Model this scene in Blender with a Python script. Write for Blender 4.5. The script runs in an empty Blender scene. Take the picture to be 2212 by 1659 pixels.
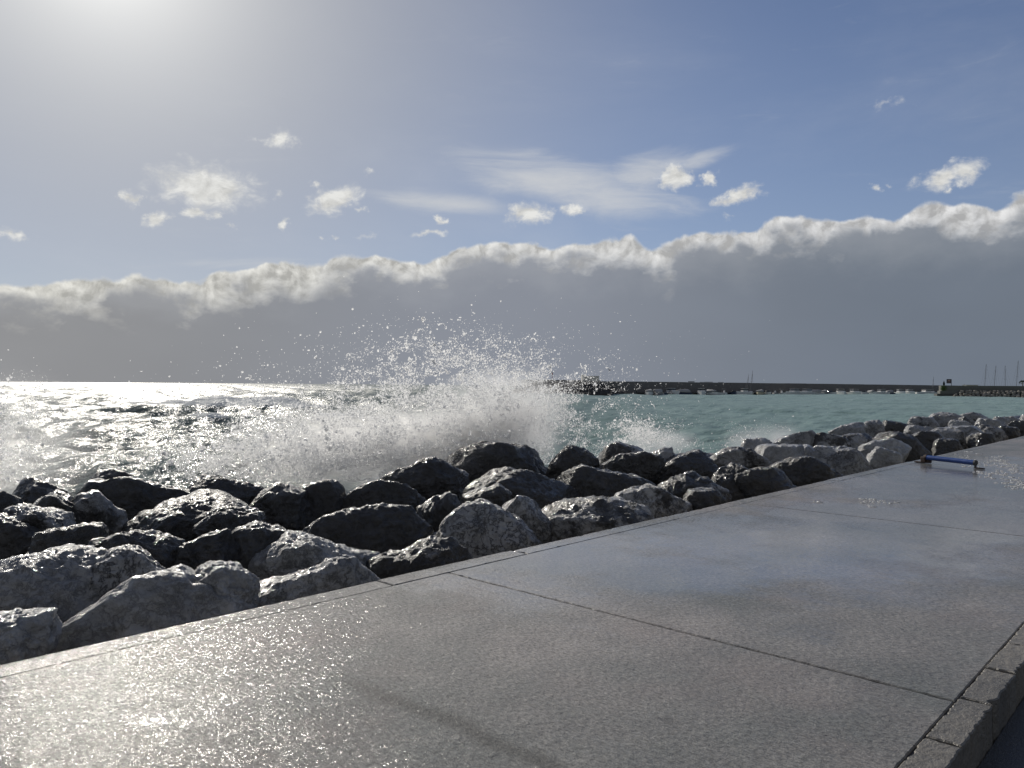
import bpy, bmesh, math, random
import numpy as np
from mathutils import Matrix, Vector

sc = bpy.context.scene
COL = sc.collection
R = math.radians

# ------------------------------------------------------------------ camera
CAM_Z = 1.5                    # above the promenade, whose top is z = 0
SEA_Z = -2.0
PITCH, ROLL = R(0.093), R(0.40)
cam_d = bpy.data.cameras.new('camera')
cam_d.sensor_width = 36.0
cam_d.lens = 27.0
cam_d.clip_start = 0.05
cam_d.clip_end = 60000
cam = bpy.data.objects.new('camera', cam_d)
COL.objects.link(cam)
cam.matrix_world = Matrix.Translation((0, 0, CAM_Z)) @ Matrix.Rotation(R(90) + PITCH, 4, 'X') @ Matrix.Rotation(ROLL, 4, 'Z')
sc.camera = cam

# ------------------------------------------------------------------ sky, sun, exposure
SUN_AZ, SUN_EL = R(-28.3), R(27.5)          # azimuth from +Y towards +X
SUN_STRENGTH, SKY_STRENGTH = 3.2, 0.055
sc.view_settings.view_transform = 'Standard'
sc.view_settings.look = 'None'
sc.view_settings.gamma = 1.0
sc.view_settings.exposure = 0.0
sc.view_settings.use_curve_mapping = False
sc.cycles.use_denoising = True
sc.cycles.caustics_reflective = False
sc.cycles.caustics_refractive = False
sc.cycles.sample_clamp_indirect = 4.0
sc.cycles.max_bounces = 8
sc.cycles.volume_bounces = 2
sc.cycles.volume_step_rate = 2.0
sc.cycles.volume_max_steps = 64

sun_dir = Vector((math.sin(SUN_AZ) * math.cos(SUN_EL), math.cos(SUN_AZ) * math.cos(SUN_EL), math.sin(SUN_EL)))
sun_d = bpy.data.lights.new('sun', 'SUN')
sun_d.energy = SUN_STRENGTH
sun_d.angle = R(0.53)
sun_d.color = (1.0, 0.94, 0.84)
sun = bpy.data.objects.new('sun', sun_d)
COL.objects.link(sun)
sun.rotation_euler = sun_dir.to_track_quat('Z', 'Y').to_euler()
sun.location = sun_dir * 50


class NT:
    """small helper for wiring nodes: values may be numbers, tuples or sockets"""
    def __init__(self, tree):
        self.t = tree
        self.t.nodes.clear()

    def put(self, sock, v):
        if v is None:
            return
        if isinstance(v, bpy.types.NodeSocket):
            self.t.links.new(v, sock)
        else:
            sock.default_value = v

    def n(self, typ, **kw):
        nd = self.t.nodes.new(typ)
        for k, v in kw.items():
            setattr(nd, k, v)
        return nd

    def m(self, op, a, b=None, c=None, clamp=False):
        nd = self.n('ShaderNodeMath', operation=op, use_clamp=clamp)
        self.put(nd.inputs[0], a); self.put(nd.inputs[1], b); self.put(nd.inputs[2], c)
        return nd.outputs[0]

    def add(self, a, b): return self.m('ADD', a, b)
    def sub(self, a, b): return self.m('SUBTRACT', a, b)
    def mul(self, a, b): return self.m('MULTIPLY', a, b)
    def mx(self, a, b): return self.m('MAXIMUM', a, b)

    def v(self, op, a, b=None, out=0, scale=None):
        nd = self.n('ShaderNodeVectorMath', operation=op)
        self.put(nd.inputs[0], a); self.put(nd.inputs[1], b)
        if scale is not None:
            self.put(nd.inputs['Scale'], scale)
        return nd.outputs[out]

    def step(self, x, lo, hi, a=0.0, b=1.0):
        nd = self.n('ShaderNodeMapRange', interpolation_type='SMOOTHSTEP')
        for i, q in enumerate((x, lo, hi, a, b)):
            self.put(nd.inputs[i], q)
        return nd.outputs[0]

    def lin(self, x, lo, hi, a=0.0, b=1.0):
        nd = self.n('ShaderNodeMapRange', clamp=True)
        for i, q in enumerate((x, lo, hi, a, b)):
            self.put(nd.inputs[i], q)
        return nd.outputs[0]

    def noise(self, vec, scale, detail=4.0, rough=0.55, dist=0.0, col=False):
        nd = self.n('ShaderNodeTexNoise')
        self.put(nd.inputs['Vector'], vec); self.put(nd.inputs['Scale'], scale)
        self.put(nd.inputs['Detail'], detail); self.put(nd.inputs['Roughness'], rough)
        self.put(nd.inputs['Distortion'], dist)
        return nd.outputs['Color' if col else 'Fac']

    def vor(self, vec, scale, feature='F1', out='Distance', rnd=1.0, smooth=None):
        nd = self.n('ShaderNodeTexVoronoi', feature=feature)
        self.put(nd.inputs['Vector'], vec); self.put(nd.inputs['Scale'], scale)
        self.put(nd.inputs['Randomness'], rnd)
        if smooth is not None:
            self.put(nd.inputs['Smoothness'], smooth)
        return nd.outputs[out]

    def mix(self, f, a, b):
        nd = self.n('ShaderNodeMix', data_type='RGBA')
        self.put(nd.inputs[0], f); self.put(nd.inputs[6], a); self.put(nd.inputs[7], b)
        return nd.outputs[2]

    def mixf(self, f, a, b):
        nd = self.n('ShaderNodeMix', data_type='FLOAT')
        self.put(nd.inputs[0], f); self.put(nd.inputs[2], a); self.put(nd.inputs[3], b)
        return nd.outputs[0]

    def xyz(self, v):
        nd = self.n('ShaderNodeSeparateXYZ')
        self.put(nd.inputs[0], v)
        return nd.outputs

    def comb(self, x, y, z):
        nd = self.n('ShaderNodeCombineXYZ')
        self.put(nd.inputs[0], x); self.put(nd.inputs[1], y); self.put(nd.inputs[2], z)
        return nd.outputs[0]

    def mapping(self, vec, loc=(0, 0, 0), rot=(0, 0, 0), scale=(1, 1, 1), typ='POINT'):
        nd = self.n('ShaderNodeMapping', vector_type=typ)
        self.put(nd.inputs[0], vec)
        nd.inputs[1].default_value = loc; nd.inputs[2].default_value = rot; nd.inputs[3].default_value = scale
        return nd.outputs[0]

    def bump(self, h, strength, dist, normal=None):
        nd = self.n('ShaderNodeBump')
        self.put(nd.inputs['Height'], h); self.put(nd.inputs['Strength'], strength)
        self.put(nd.inputs['Distance'], dist); self.put(nd.inputs['Normal'], normal)
        return nd.outputs[0]


def C4(r, g=None, b=None):
    if g is None:
        g = b = r
    return (r, g, b, 1.0)


# ---- directions read off as (azimuth, elevation); reference picture is 2212 x 1659 wide, focal 1659
F_PX, CX, CY = 1659.0, 1106.0, 829.5


def ray(x, y):
    xc, yc = x - CX, CY - y
    X = xc * math.cos(ROLL) - yc * math.sin(ROLL)
    Y = xc * math.sin(ROLL) + yc * math.cos(ROLL)
    a, b = X / F_PX, Y / F_PX
    c, s = math.cos(PITCH), math.sin(PITCH)
    return (a, c - b * s, b * c + s)          # world direction (x, y forward, z up)


def azel(x, y):
    d = ray(x, y)
    return math.atan2(d[0], d[1]), math.atan2(d[2], math.hypot(d[0], d[1]))


world = bpy.data.worlds.new('World')
sc.world = world
world.use_nodes = True
w = NT(world.node_tree)
out = w.n('ShaderNodeOutputWorld')
sky = w.n('ShaderNodeTexSky', sky_type='NISHITA')
sky.sun_disc = False
sky.sun_elevation = SUN_EL
sky.sun_rotation = SUN_AZ
sky.altitude = 0
sky.air_density = 1.0
sky.dust_density = 0.35
sky.ozone_density = 3.5
tc = w.n('ShaderNodeTexCoord')
D = tc.outputs['Generated']
dx, dy, dz = w.xyz(D)
az = w.m('ARCTAN2', dx, dy)
el = w.m('ARCSINE', dz)
P = w.comb(az, el, 0.0)
cosang = w.v('DOT_PRODUCT', D, tuple(sun_dir), out=1)
ang = w.m('ARCCOSINE', w.m('MINIMUM', cosang, 1.0))
glow = w.m('EXPONENT', w.mul(w.m('POWER', w.mul(ang, 1 / 0.52), 2.4), -1.0))
glow2 = w.m('EXPONENT', w.mul(ang, -1 / 0.105))

# the long cloud bank: its top edge, elevation against azimuth
BANK = [(0, 600), (130, 603), (300, 592), (420, 600), (520, 580), (650, 562), (760, 547), (830, 548), (905, 562),
        (1000, 532), (1090, 517), (1200, 527), (1350, 507), (1440, 527), (1480, 500), (1600, 492), (1680, 470),
        (1770, 457), (1830, 465), (1870, 454), (1940, 467), (1990, 442), (2060, 432), (2150, 437), (2212, 417)]
A0, A1, EMAX = -1.0, 1.0, 0.4
fc = w.n('ShaderNodeFloatCurve')
cv = fc.mapping.curves[0]
pts = [(0.0, 0.10)] + [((azel(x, y)[0] - A0) / (A1 - A0), azel(x, y)[1] / EMAX) for x, y in BANK] + [(1.0, 0.66)]
cv.points[0].location = pts[0]
cv.points[1].location = pts[-1]
for p in pts[1:-1]:
    cv.points.new(*p)
for p in cv.points:
    p.handle_type = 'AUTO'
fc.mapping.update()
w.put(fc.inputs['Value'], w.lin(az, A0, A1))
edge = w.mul(fc.outputs[0], EMAX)
SH = (-0.0045, 0.007, 0.0)
P2 = w.v('ADD', P, SH)


def puffn(p):
    a = w.noise(p, 14.0, 7.0, 0.60, 0.2)
    b = w.vor(w.v('ADD', p, w.v('SCALE', w.noise(p, 30.0, 3.0, 0.6, col=True), scale=0.014)), 34.0, 'SMOOTH_F1', smooth=0.35)
    return w.sub(w.mul(w.sub(a, 0.5), 1.0), w.mul(w.sub(b, 0.45), 0.45))


pn = puffn(P)
pn2 = puffn(P2)
emboss = w.mul(w.sub(pn, pn2), 1.0)
hB = w.add(w.sub(edge, el), w.mul(pn, 0.031))
bank_a = w.step(hB, 0.0, 0.0060)
soft = w.noise(w.v('MULTIPLY', P, (1.0, 1.6, 1.0)), 9.0, 5.0, 0.6)
rim_w = w.add(0.022, w.mul(w.step(soft, 0.40, 0.66), 0.034))
bil = w.noise(P, 36.0, 7.0, 0.58, 0.4)
bil2 = w.noise(P2, 36.0, 7.0, 0.58, 0.4)
rim = w.step(w.add(hB, w.mul(w.sub(bil, 0.5), 0.046)), w.mul(rim_w, 1.30), w.mul(rim_w, 0.05))
emb2 = w.add(w.sub(bil, bil2), w.mul(emboss, 0.6))
veil = w.mul(w.step(w.add(hB, w.mul(w.sub(soft, 0.5), 0.10)), w.lin(az, -0.6, 0.5, 0.060, 0.090), 0.0), 0.22)
sidef = w.step(az, -0.62, 0.50)
bank_col = w.mix(sidef, C4(0.305, 0.308, 0.318), C4(0.176, 0.208, 0.258))
big = w.noise(w.v('MULTIPLY', P, (1.0, 2.0, 1.0)), 4.0, 3.0, 0.5)
bank_col = w.v('SCALE', bank_col, scale=w.add(0.92, w.mul(w.sub(big, 0.5), 0.22)))
# a little paler towards the middle-left, above the splash
mid = w.m('EXPONENT', w.mul(w.m('POWER', w.mul(w.add(az, 0.02), 1 / 0.28), 2.0), -1.0))
bank_col = w.mix(w.mul(mid, 0.55), bank_col, C4(0.288, 0.310, 0.368))
rim_col = w.mix(sidef, C4(0.70, 0.69, 0.64), C4(0.68, 0.68, 0.68))
rim_col = w.v('SCALE', rim_col, scale=w.lin(emb2, -0.14, 0.14, 0.62, 1.20))
bank_col = w.mix(w.mul(veil, 1.5), bank_col, C4(0.44, 0.455, 0.48))
bank_col = w.mix(rim, bank_col, rim_col)

# scattered small cumulus, (x, y, width, height, weight, tilt)
PUFFS = [(440, 400, 240, 84, 1.0, 0), (598, 301, 84, 36, .85, 8), (280, 428, 46, 34, .8, 30), (350, 474, 64, 30, .9, 15),
         (425, 460, 80, 26, .9, 10), (725, 432, 132, 52, .9, 18), (600, 420, 46, 20, .6, 0), (680, 402, 36, 18, .6, 0),
         (612, 487, 44, 24, .75, 25), (1140, 462, 98, 48, .85, 8), (1238, 452, 74, 26, .7, 0), (1455, 380, 92, 52, .9, 20),
         (1530, 383, 50, 26, .8, 20), (1598, 420, 124, 34, .85, 16), (2052, 380, 146, 44, .85, 14), (1898, 402, 44, 18, .6, 10),
         (1920, 222, 70, 20, .38, 5), (957, 478, 36, 18, .7, 20), (20, 505, 64, 22, .6, 0), (788, 450, 40, 14, .6, 0),
         (490, 490, 32, 12, .6, -10), (932, 506, 96, 14, .6, -3), (2048, 412, 46, 14, .6, 14), (808, 372, 36, 12, .4, 0),
         (720, 512, 26, 10, .5, 0), (1580, 468, 36, 24, .35, 0), (790, 510, 60, 14, .4, 0)]
WP = w.v('SUBTRACT', w.noise(P, 34.0, 5.0, 0.62, col=True), (0.5, 0.5, 0.5))
Pw = w.v('ADD', P, w.v('MULTIPLY', WP, (0.075, 0.030, 0.0)))
acc = None
for (x, y, pw, ph, wt, tilt) in PUFFS:
    c = azel(x, y)
    s = (pw / F_PX * 0.62 * math.cos(c[0]) ** 1.3, ph / F_PX * 0.70, 1.0)
    q = w.mapping(Pw, loc=(c[0], c[1], 0), rot=(0, 0, R(tilt)), scale=s, typ='TEXTURE')
    r1 = w.mul(w.sub(1.0, w.v('LENGTH', q, out=1)), wt)
    acc = r1 if acc is None else w.mx(acc, r1)
Pq = w.v('MULTIPLY', P, (0.75, 1.35, 1.0))
Pq2 = w.v('MULTIPLY', P2, (0.75, 1.35, 1.0))
pn3 = w.sub(w.noise(Pq, 40.0, 8.0, 0.62, 0.4), 0.5)
pn3b = w.sub(w.noise(Pq2, 40.0, 8.0, 0.62, 0.4), 0.5)
acc_c = w.m('MAXIMUM', acc, -0.6)
pf = w.add(w.mul(acc_c, 1.5), w.mul(pn3, 1.7))
puff_a = w.mul(w.step(pf, 0.12, 1.05), w.step(acc_c, -0.25, 0.15))
puff_sh = w.lin(w.sub(pn3, pn3b), -0.14, 0.14, 0.80, 1.10)
puff_col = w.v('SCALE', C4(0.72, 0.72, 0.70)[:3], scale=puff_sh)

# cirrus streaks (x, y, w, h, tilt, weight)
CIRR = [(1240, 400, 600, 110, -9, 1.0), (1390, 380, 330, 90, 10, .9), (960, 440, 420, 50, -4, .85), (560, 570, 380, 30, 5, .6), (1500, 352, 200, 40, 14, .7), (1080, 360, 300, 70, -6, .5)]
cac = None
for (x, y, pw, ph, tilt, wt) in CIRR:
    c = azel(x, y)
    q = w.mapping(P, loc=(c[0], c[1], 0), rot=(0, 0, R(tilt)), scale=(pw / F_PX * .55, ph / F_PX * .7, 1), typ='TEXTURE')
    r1 = w.mul(w.step(w.v('LENGTH', q, out=1), 1.15, 0.0), wt)
    cac = r1 if cac is None else w.mx(cac, r1)
Pc = w.mapping(P, rot=(0, 0, R(-9)), scale=(0.32, 1.5, 1))
cn = w.noise(w.v('ADD', Pc, w.v('SCALE', w.noise(Pc, 10.0, 3.0, 0.5, col=True), scale=0.05)), 22.0, 7.0, 0.62, 0.5)
cirr_a = w.mul(w.step(w.add(w.mul(cac, 0.72), w.mul(w.sub(cn, 0.5), 1.0)), 0.08, 0.80), 0.80)
thin = w.mul(w.step(w.noise(w.v('MULTIPLY', P, (0.8, 2.2, 1)), 3.2, 6.0, 0.62, 0.3), 0.42, 0.80), 0.16)
thin = w.add(w.mul(thin, w.step(el, 0.75, 0.1)), w.lin(el, 0.55, 0.14, 0.0, 0.24))

bg_sky = w.n('ShaderNodeBackground')
haze_f = w.m('MINIMUM', w.add(w.mul(glow, 0.94), 0.03), 0.95)
w.put(bg_sky.inputs['Color'], w.v('MULTIPLY', sky.outputs[0], (0.84, 0.98, 1.22)))
bg_sky.inputs['Strength'].default_value = SKY_STRENGTH
bg_haze = w.n('ShaderNodeBackground')                  # bright hazy air round the sun and the clouds
hz = w.v('ADD', (0.335, 0.345, 0.375), w.v('SCALE', (1.0, 0.975, 0.88), scale=w.mul(glow2, 1.0)))
w.put(bg_haze.inputs['Color'], hz)
bg_thin = w.n('ShaderNodeBackground')
w.put(bg_thin.inputs['Color'], C4(0.60, 0.62, 0.66))
bg_cl = w.n('ShaderNodeBackground')
w.put(bg_cl.inputs['Color'], w.mix(bank_a, w.mix(puff_a, C4(0.62, 0.63, 0.64), puff_col), bank_col))


def smix(f, a, b):
    nd = w.n('ShaderNodeMixShader')
    w.put(nd.inputs[0], f); w.put(nd.inputs[1], a); w.put(nd.inputs[2], b)
    return nd.outputs[0]


s1 = smix(haze_f, bg_sky.outputs[0], bg_haze.outputs[0])
s1 = smix(thin, s1, bg_thin.outputs[0])
# unseen grey cloud cover added behind the viewer to neutralise the blue fill
bk = w.mul(w.step(dy, 0.25, -0.45), w.lin(w.noise(D, 2.6, 5.0, 0.6), 0.38, 0.62, 0.35, 0.9))
bg_back = w.n('ShaderNodeBackground')
w.put(bg_back.inputs['Color'], C4(0.235, 0.232, 0.228))
s1 = smix(bk, s1, bg_back.outputs[0])
cl_a = w.m('MAXIMUM', w.m('MAXIMUM', puff_a, cirr_a), bank_a)
w.put(out.inputs['Surface'], smix(cl_a, s1, bg_cl.outputs[0]))

# ------------------------------------------------------------------ helpers
TH = R(43.0)
TX, TY = math.sin(TH), math.cos(TH)          # along the promenade, away from the camera
NX, NY = -math.cos(TH), math.sin(TH)         # across it, towards the sea
P_KERB, P_EDGE, P_BEAM = 0.95, 4.75, 4.55
ROTZ = math.atan2(TY, TX)                    # object x axis = along the promenade, y axis = towards the sea


def SP(s, p, z=0.0):
    return (TX * s + NX * p, TY * s + NY * p, z)


def link(name, me, mats, parent=None, loc=None, rotz=None):
    o = bpy.data.objects.new(name, me)
    COL.objects.link(o)
    if mats is not None:
        for m_ in (mats if isinstance(mats, (list, tuple)) else [mats]):
            if m_.name not in [q.name for q in me.materials if q]:
                me.materials.append(m_)
    if parent is not None:
        o.parent = parent
    if loc is not None:
        o.location = loc
    if rotz is not None:
        o.rotation_euler = (0, 0, rotz)
    return o


def tag(o, label=None, cat=None, group=None, kind=None):
    if label: o['label'] = label
    if cat: o['category'] = cat
    if group: o['group'] = group
    if kind: o['kind'] = kind
    return o


def empty(name, loc, rotz=0.0, label=None, cat=None, group=None):
    o = bpy.data.objects.new(name, None)
    COL.objects.link(o)
    o.location = loc
    o.rotation_euler = (0, 0, rotz)
    o.empty_display_size = 0.2
    return tag(o, label, cat, group)


def mesh_arrays(name, V, Fc, smooth=True, attrs=None):
    V = np.asarray(V, np.float32); Fc = np.asarray(Fc, np.int32)
    k = Fc.shape[1]
    me = bpy.data.meshes.new(name)
    me.vertices.add(len(V)); me.loops.add(Fc.size); me.polygons.add(len(Fc))
    me.vertices.foreach_set('co', V.ravel())
    me.loops.foreach_set('vertex_index', Fc.ravel())
    me.polygons.foreach_set('loop_start', np.arange(0, Fc.size, k, dtype=np.int32))
    me.polygons.foreach_set('loop_total', np.full(len(Fc), k, np.int32))
    me.polygons.foreach_set('use_smooth', np.full(len(Fc), smooth, bool))
    for nm, arr in (attrs or {}).items():
        a = me.attributes.new(nm, 'FLOAT', 'POINT')
        a.data.foreach_set('value', np.asarray(arr, np.float32))
    me.update(calc_edges=True)
    return me


_rs = np.random.RandomState(7)
_perm = np.concatenate([_rs.permutation(256)] * 3)
_grad = _rs.normal(size=(256, 3)); _grad /= np.linalg.norm(_grad, axis=1)[:, None]


def perlin(Q):
    Q = np.asarray(Q, np.float64)
    i = np.floor(Q).astype(np.int64); f = Q - i
    u = f * f * f * (f * (f * 6 - 15) + 10)
    i &= 255
    o = np.zeros(len(Q))
    for a in (0, 1):
        wa = u[:, 0] if a else 1 - u[:, 0]
        pa = _perm[i[:, 0] + a]
        for b in (0, 1):
            wb = u[:, 1] if b else 1 - u[:, 1]
            pb = _perm[pa + i[:, 1] + b]
            for c in (0, 1):
                wc = u[:, 2] if c else 1 - u[:, 2]
                g = _grad[_perm[pb + i[:, 2] + c]]
                o += wa * wb * wc * (g[:, 0] * (f[:, 0] - a) + g[:, 1] * (f[:, 1] - b) + g[:, 2] * (f[:, 2] - c))
    return o * 1.5


def fbm(Q, octv=4, gain=0.5, ridged=False):
    o = 0; a = 1.0; k = 1.0
    for j in range(octv):
        v_ = perlin(Q * k + 17.3 * j)
        o = o + a * ((1 - 2 * np.abs(v_)) if ridged else v_)
        a *= gain; k *= 2.03
    return o


_ico = {}


def ico(n):
    if n not in _ico:
        bm = bmesh.new()
        bmesh.ops.create_icosphere(bm, subdivisions=n, radius=1.0)
        V = np.array([v_.co[:] for v_ in bm.verts]); Fc = np.array([[q.index for q in f.verts] for f in bm.faces])
        bm.free()
        _ico[n] = (V / np.linalg.norm(V, axis=1)[:, None], Fc)
    return _ico[n]


class MB:
    """collects simple solids into one mesh"""
    def __init__(self):
        self.bm = bmesh.new()

    def box(self, cx, cy, cz, sx, sy, sz, bev=0.0, taper=1.0, rotz=0.0):
        r_ = bmesh.ops.create_cube(self.bm, size=1.0)
        vs = r_['verts']
        for v_ in vs:
            k = taper if v_.co.z > 0 else 1.0
            v_.co = Vector((v_.co.x * sx * k, v_.co.y * sy * k, v_.co.z * sz))
        if bev > 0:
            es = list({e for v_ in vs for e in v_.link_edges})
            res = bmesh.ops.bevel(self.bm, geom=es, offset=bev, segments=2, affect='EDGES', profile=0.6)
            vs = list({v_ for f in res['faces'] for v_ in f.verts} | {v_ for v_ in vs if v_.is_valid})
        M = Matrix.Translation((cx, cy, cz)) @ Matrix.Rotation(rotz, 4, 'Z')
        bmesh.ops.transform(self.bm, matrix=M, verts=[v_ for v_ in vs if v_.is_valid])
        return self

    def tube(self, a, b, r0, r1=None, seg=12, cap=True):
        a, b = Vector(a), Vector(b)
        r1 = r0 if r1 is None else r1
        L = (b - a).length
        q = (b - a).to_track_quat('Z', 'Y').to_matrix().to_4x4()
        M = Matrix.Translation((a + b) / 2) @ q
        bmesh.ops.create_cone(self.bm, cap_ends=cap, segments=seg, radius1=r0, radius2=r1, depth=L, matrix=M)
        return self

    def build(self, name, mat, parent=None, smooth=False, **kw):
        me = bpy.data.meshes.new(name)
        self.bm.normal_update()
        self.bm.to_mesh(me); self.bm.free()
        if smooth:
            me.polygons.foreach_set('use_smooth', np.ones(len(me.polygons), bool))
        return link(name, me, mat, parent, **kw)


def material(name):
    m_ = bpy.data.materials.new(name)
    m_.use_nodes = True
    t = NT(m_.node_tree)
    o = t.n('ShaderNodeOutputMaterial')
    b = t.n('ShaderNodeBsdfPrincipled')
    t.t.links.new(b.outputs[0], o.inputs['Surface'])
    return m_, t, b, o


def simple(name, col, rough=0.6, metal=0.0, var=0.15, scale=6.0):
    m_, t, b, o = material(name)
    q = t.n('ShaderNodeTexCoord').outputs['Object']
    nz = t.noise(q, scale, 5.0, 0.6)
    t.put(b.inputs['Base Color'], t.mix(nz, C4(*[c * (1 - var) for c in col]), C4(*[min(1, c * (1 + var)) for c in col])))
    t.put(b.inputs['Roughness'], t.lin(nz, 0.2, 0.8, rough * 0.85, min(1, rough * 1.15)))
    b.inputs['Metallic'].default_value = metal
    return m_


# ------------------------------------------------------------------ materials of the place
def rock_material(name='boulder_stone'):
    m_, t, b, o = material(name)
    tcn = t.n('ShaderNodeTexCoord')
    oi = t.n('ShaderNodeObjectInfo')
    q = t.v('ADD', tcn.outputs['Object'], t.v('SCALE', (37.0, 19.0, 53.0), scale=oi.outputs['Random']))
    rgb = t.n('ShaderNodeSeparateColor')
    t.put(rgb.inputs[0], oi.outputs['Color'])
    dark, vein, warm = rgb.outputs[0], rgb.outputs[1], rgb.outputs[2]
    wq = t.v('ADD', q, t.v('SCALE', t.noise(q, 2.5, 4.0, 0.6, col=True), scale=0.28))
    n1 = t.noise(wq, 2.2, 8.0, 0.62)
    pale = t.mix(t.lin(n1, 0.3, 0.7), C4(0.24, 0.243, 0.248), C4(0.50, 0.50, 0.495))
    pale = t.mix(t.mul(warm, 0.6), pale, t.mix(n1, C4(0.14, 0.11, 0.085), C4(0.30, 0.255, 0.205)))
    # dark veins and weathered joints
    ve = t.vor(t.v('ADD', q, t.v('SCALE', t.noise(q, 3.0, 6.0, 0.7, col=True), scale=0.75)), 2.3, 'DISTANCE_TO_EDGE')
    ve2 = t.vor(t.v('ADD', q, t.v('SCALE', t.noise(q, 8.0, 5.0, 0.7, col=True), scale=0.30)), 7.5, 'DISTANCE_TO_EDGE')
    l1 = t.step(t.add(ve, t.mul(t.sub(n1, 0.5), 0.16)), 0.04, -0.01)
    l2 = t.step(t.add(ve2, t.mul(t.sub(n1, 0.5), 0.22)), 0.06, -0.02)
    rid = t.step(t.m('ABSOLUTE', t.sub(t.noise(wq, 3.6, 8.0, 0.72), 0.5)), 0.028, 0.0)
    blot = t.step(t.noise(q, 1.1, 4.0, 0.6), 0.38, 0.58)
    vm = t.m('MULTIPLY', t.mx(t.mx(l1, t.mul(l2, blot)), rid), t.mul(vein, 1.05), clamp=True)
    col = t.mix(t.mul(vm, 0.85), pale, C4(0.035, 0.033, 0.032))
    # dark wet growth in broad patches; on bank core and filler, painted shade
    dn = t.noise(wq, 2.0, 9.0, 0.70)
    dm = t.step(t.add(dn, t.mul(t.sub(dark, 0.5), 1.0)), 0.455, 0.545)
    dcol = t.mix(t.noise(q, 14.0, 5.0, 0.6), C4(0.016, 0.0155, 0.015), C4(0.062, 0.058, 0.052))
    col = t.mix(t.mul(dm, 0.94), col, dcol)
    t.put(b.inputs['Base Color'], col)
    fine = t.noise(q, 26.0, 9.0, 0.70)
    crag = t.noise(wq, 7.0, 8.0, 0.66)
    pit = t.step(t.vor(wq, 22.0), 0.0, 0.32)
    h = t.add(t.add(t.mul(crag, 0.062), t.mul(fine, 0.020)), t.mul(pit, 0.004))
    h = t.sub(h, t.mul(vm, 0.008))
    nb = t.bump(h, 1.0, 1.0)
    t.put(b.inputs['Normal'], nb)
    t.put(b.inputs['Roughness'], t.lin(t.noise(q, 5.0, 5.0, 0.6), 0.3, 0.7, 0.30, 0.52))
    b.inputs['Specular IOR Level'].default_value = 0.5
    t.put(b.inputs['Coat Weight'], t.lin(t.noise(q, 1.8, 4.0, 0.6), 0.35, 0.60, 0.25, 1.0))
    b.inputs['Coat Roughness'].default_value = 0.10
    b.inputs['Coat IOR'].default_value = 1.33
    f1 = t.vor(t.v('ADD', q, t.v('SCALE', t.noise(q, 18.0, 2.0, 0.5, col=True), scale=0.05)), 24.0, 'F1', 'Color')
    f2 = t.vor(wq, 9.0, 'F1', 'Color')
    nbc = t.bump(t.mul(crag, 0.055), 1.0, 1.0)
    tl = t.v('ADD', t.v('SCALE', t.v('SUBTRACT', f1, (0.5, 0.5, 0.5)), scale=0.95), t.v('SCALE', t.v('SUBTRACT', f2, (0.5, 0.5, 0.5)), scale=0.5))
    t.put(b.inputs['Coat Normal'], t.v('NORMALIZE', t.v('ADD', nbc, tl)))
    return m_


MAT_ROCK = rock_material()


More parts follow.
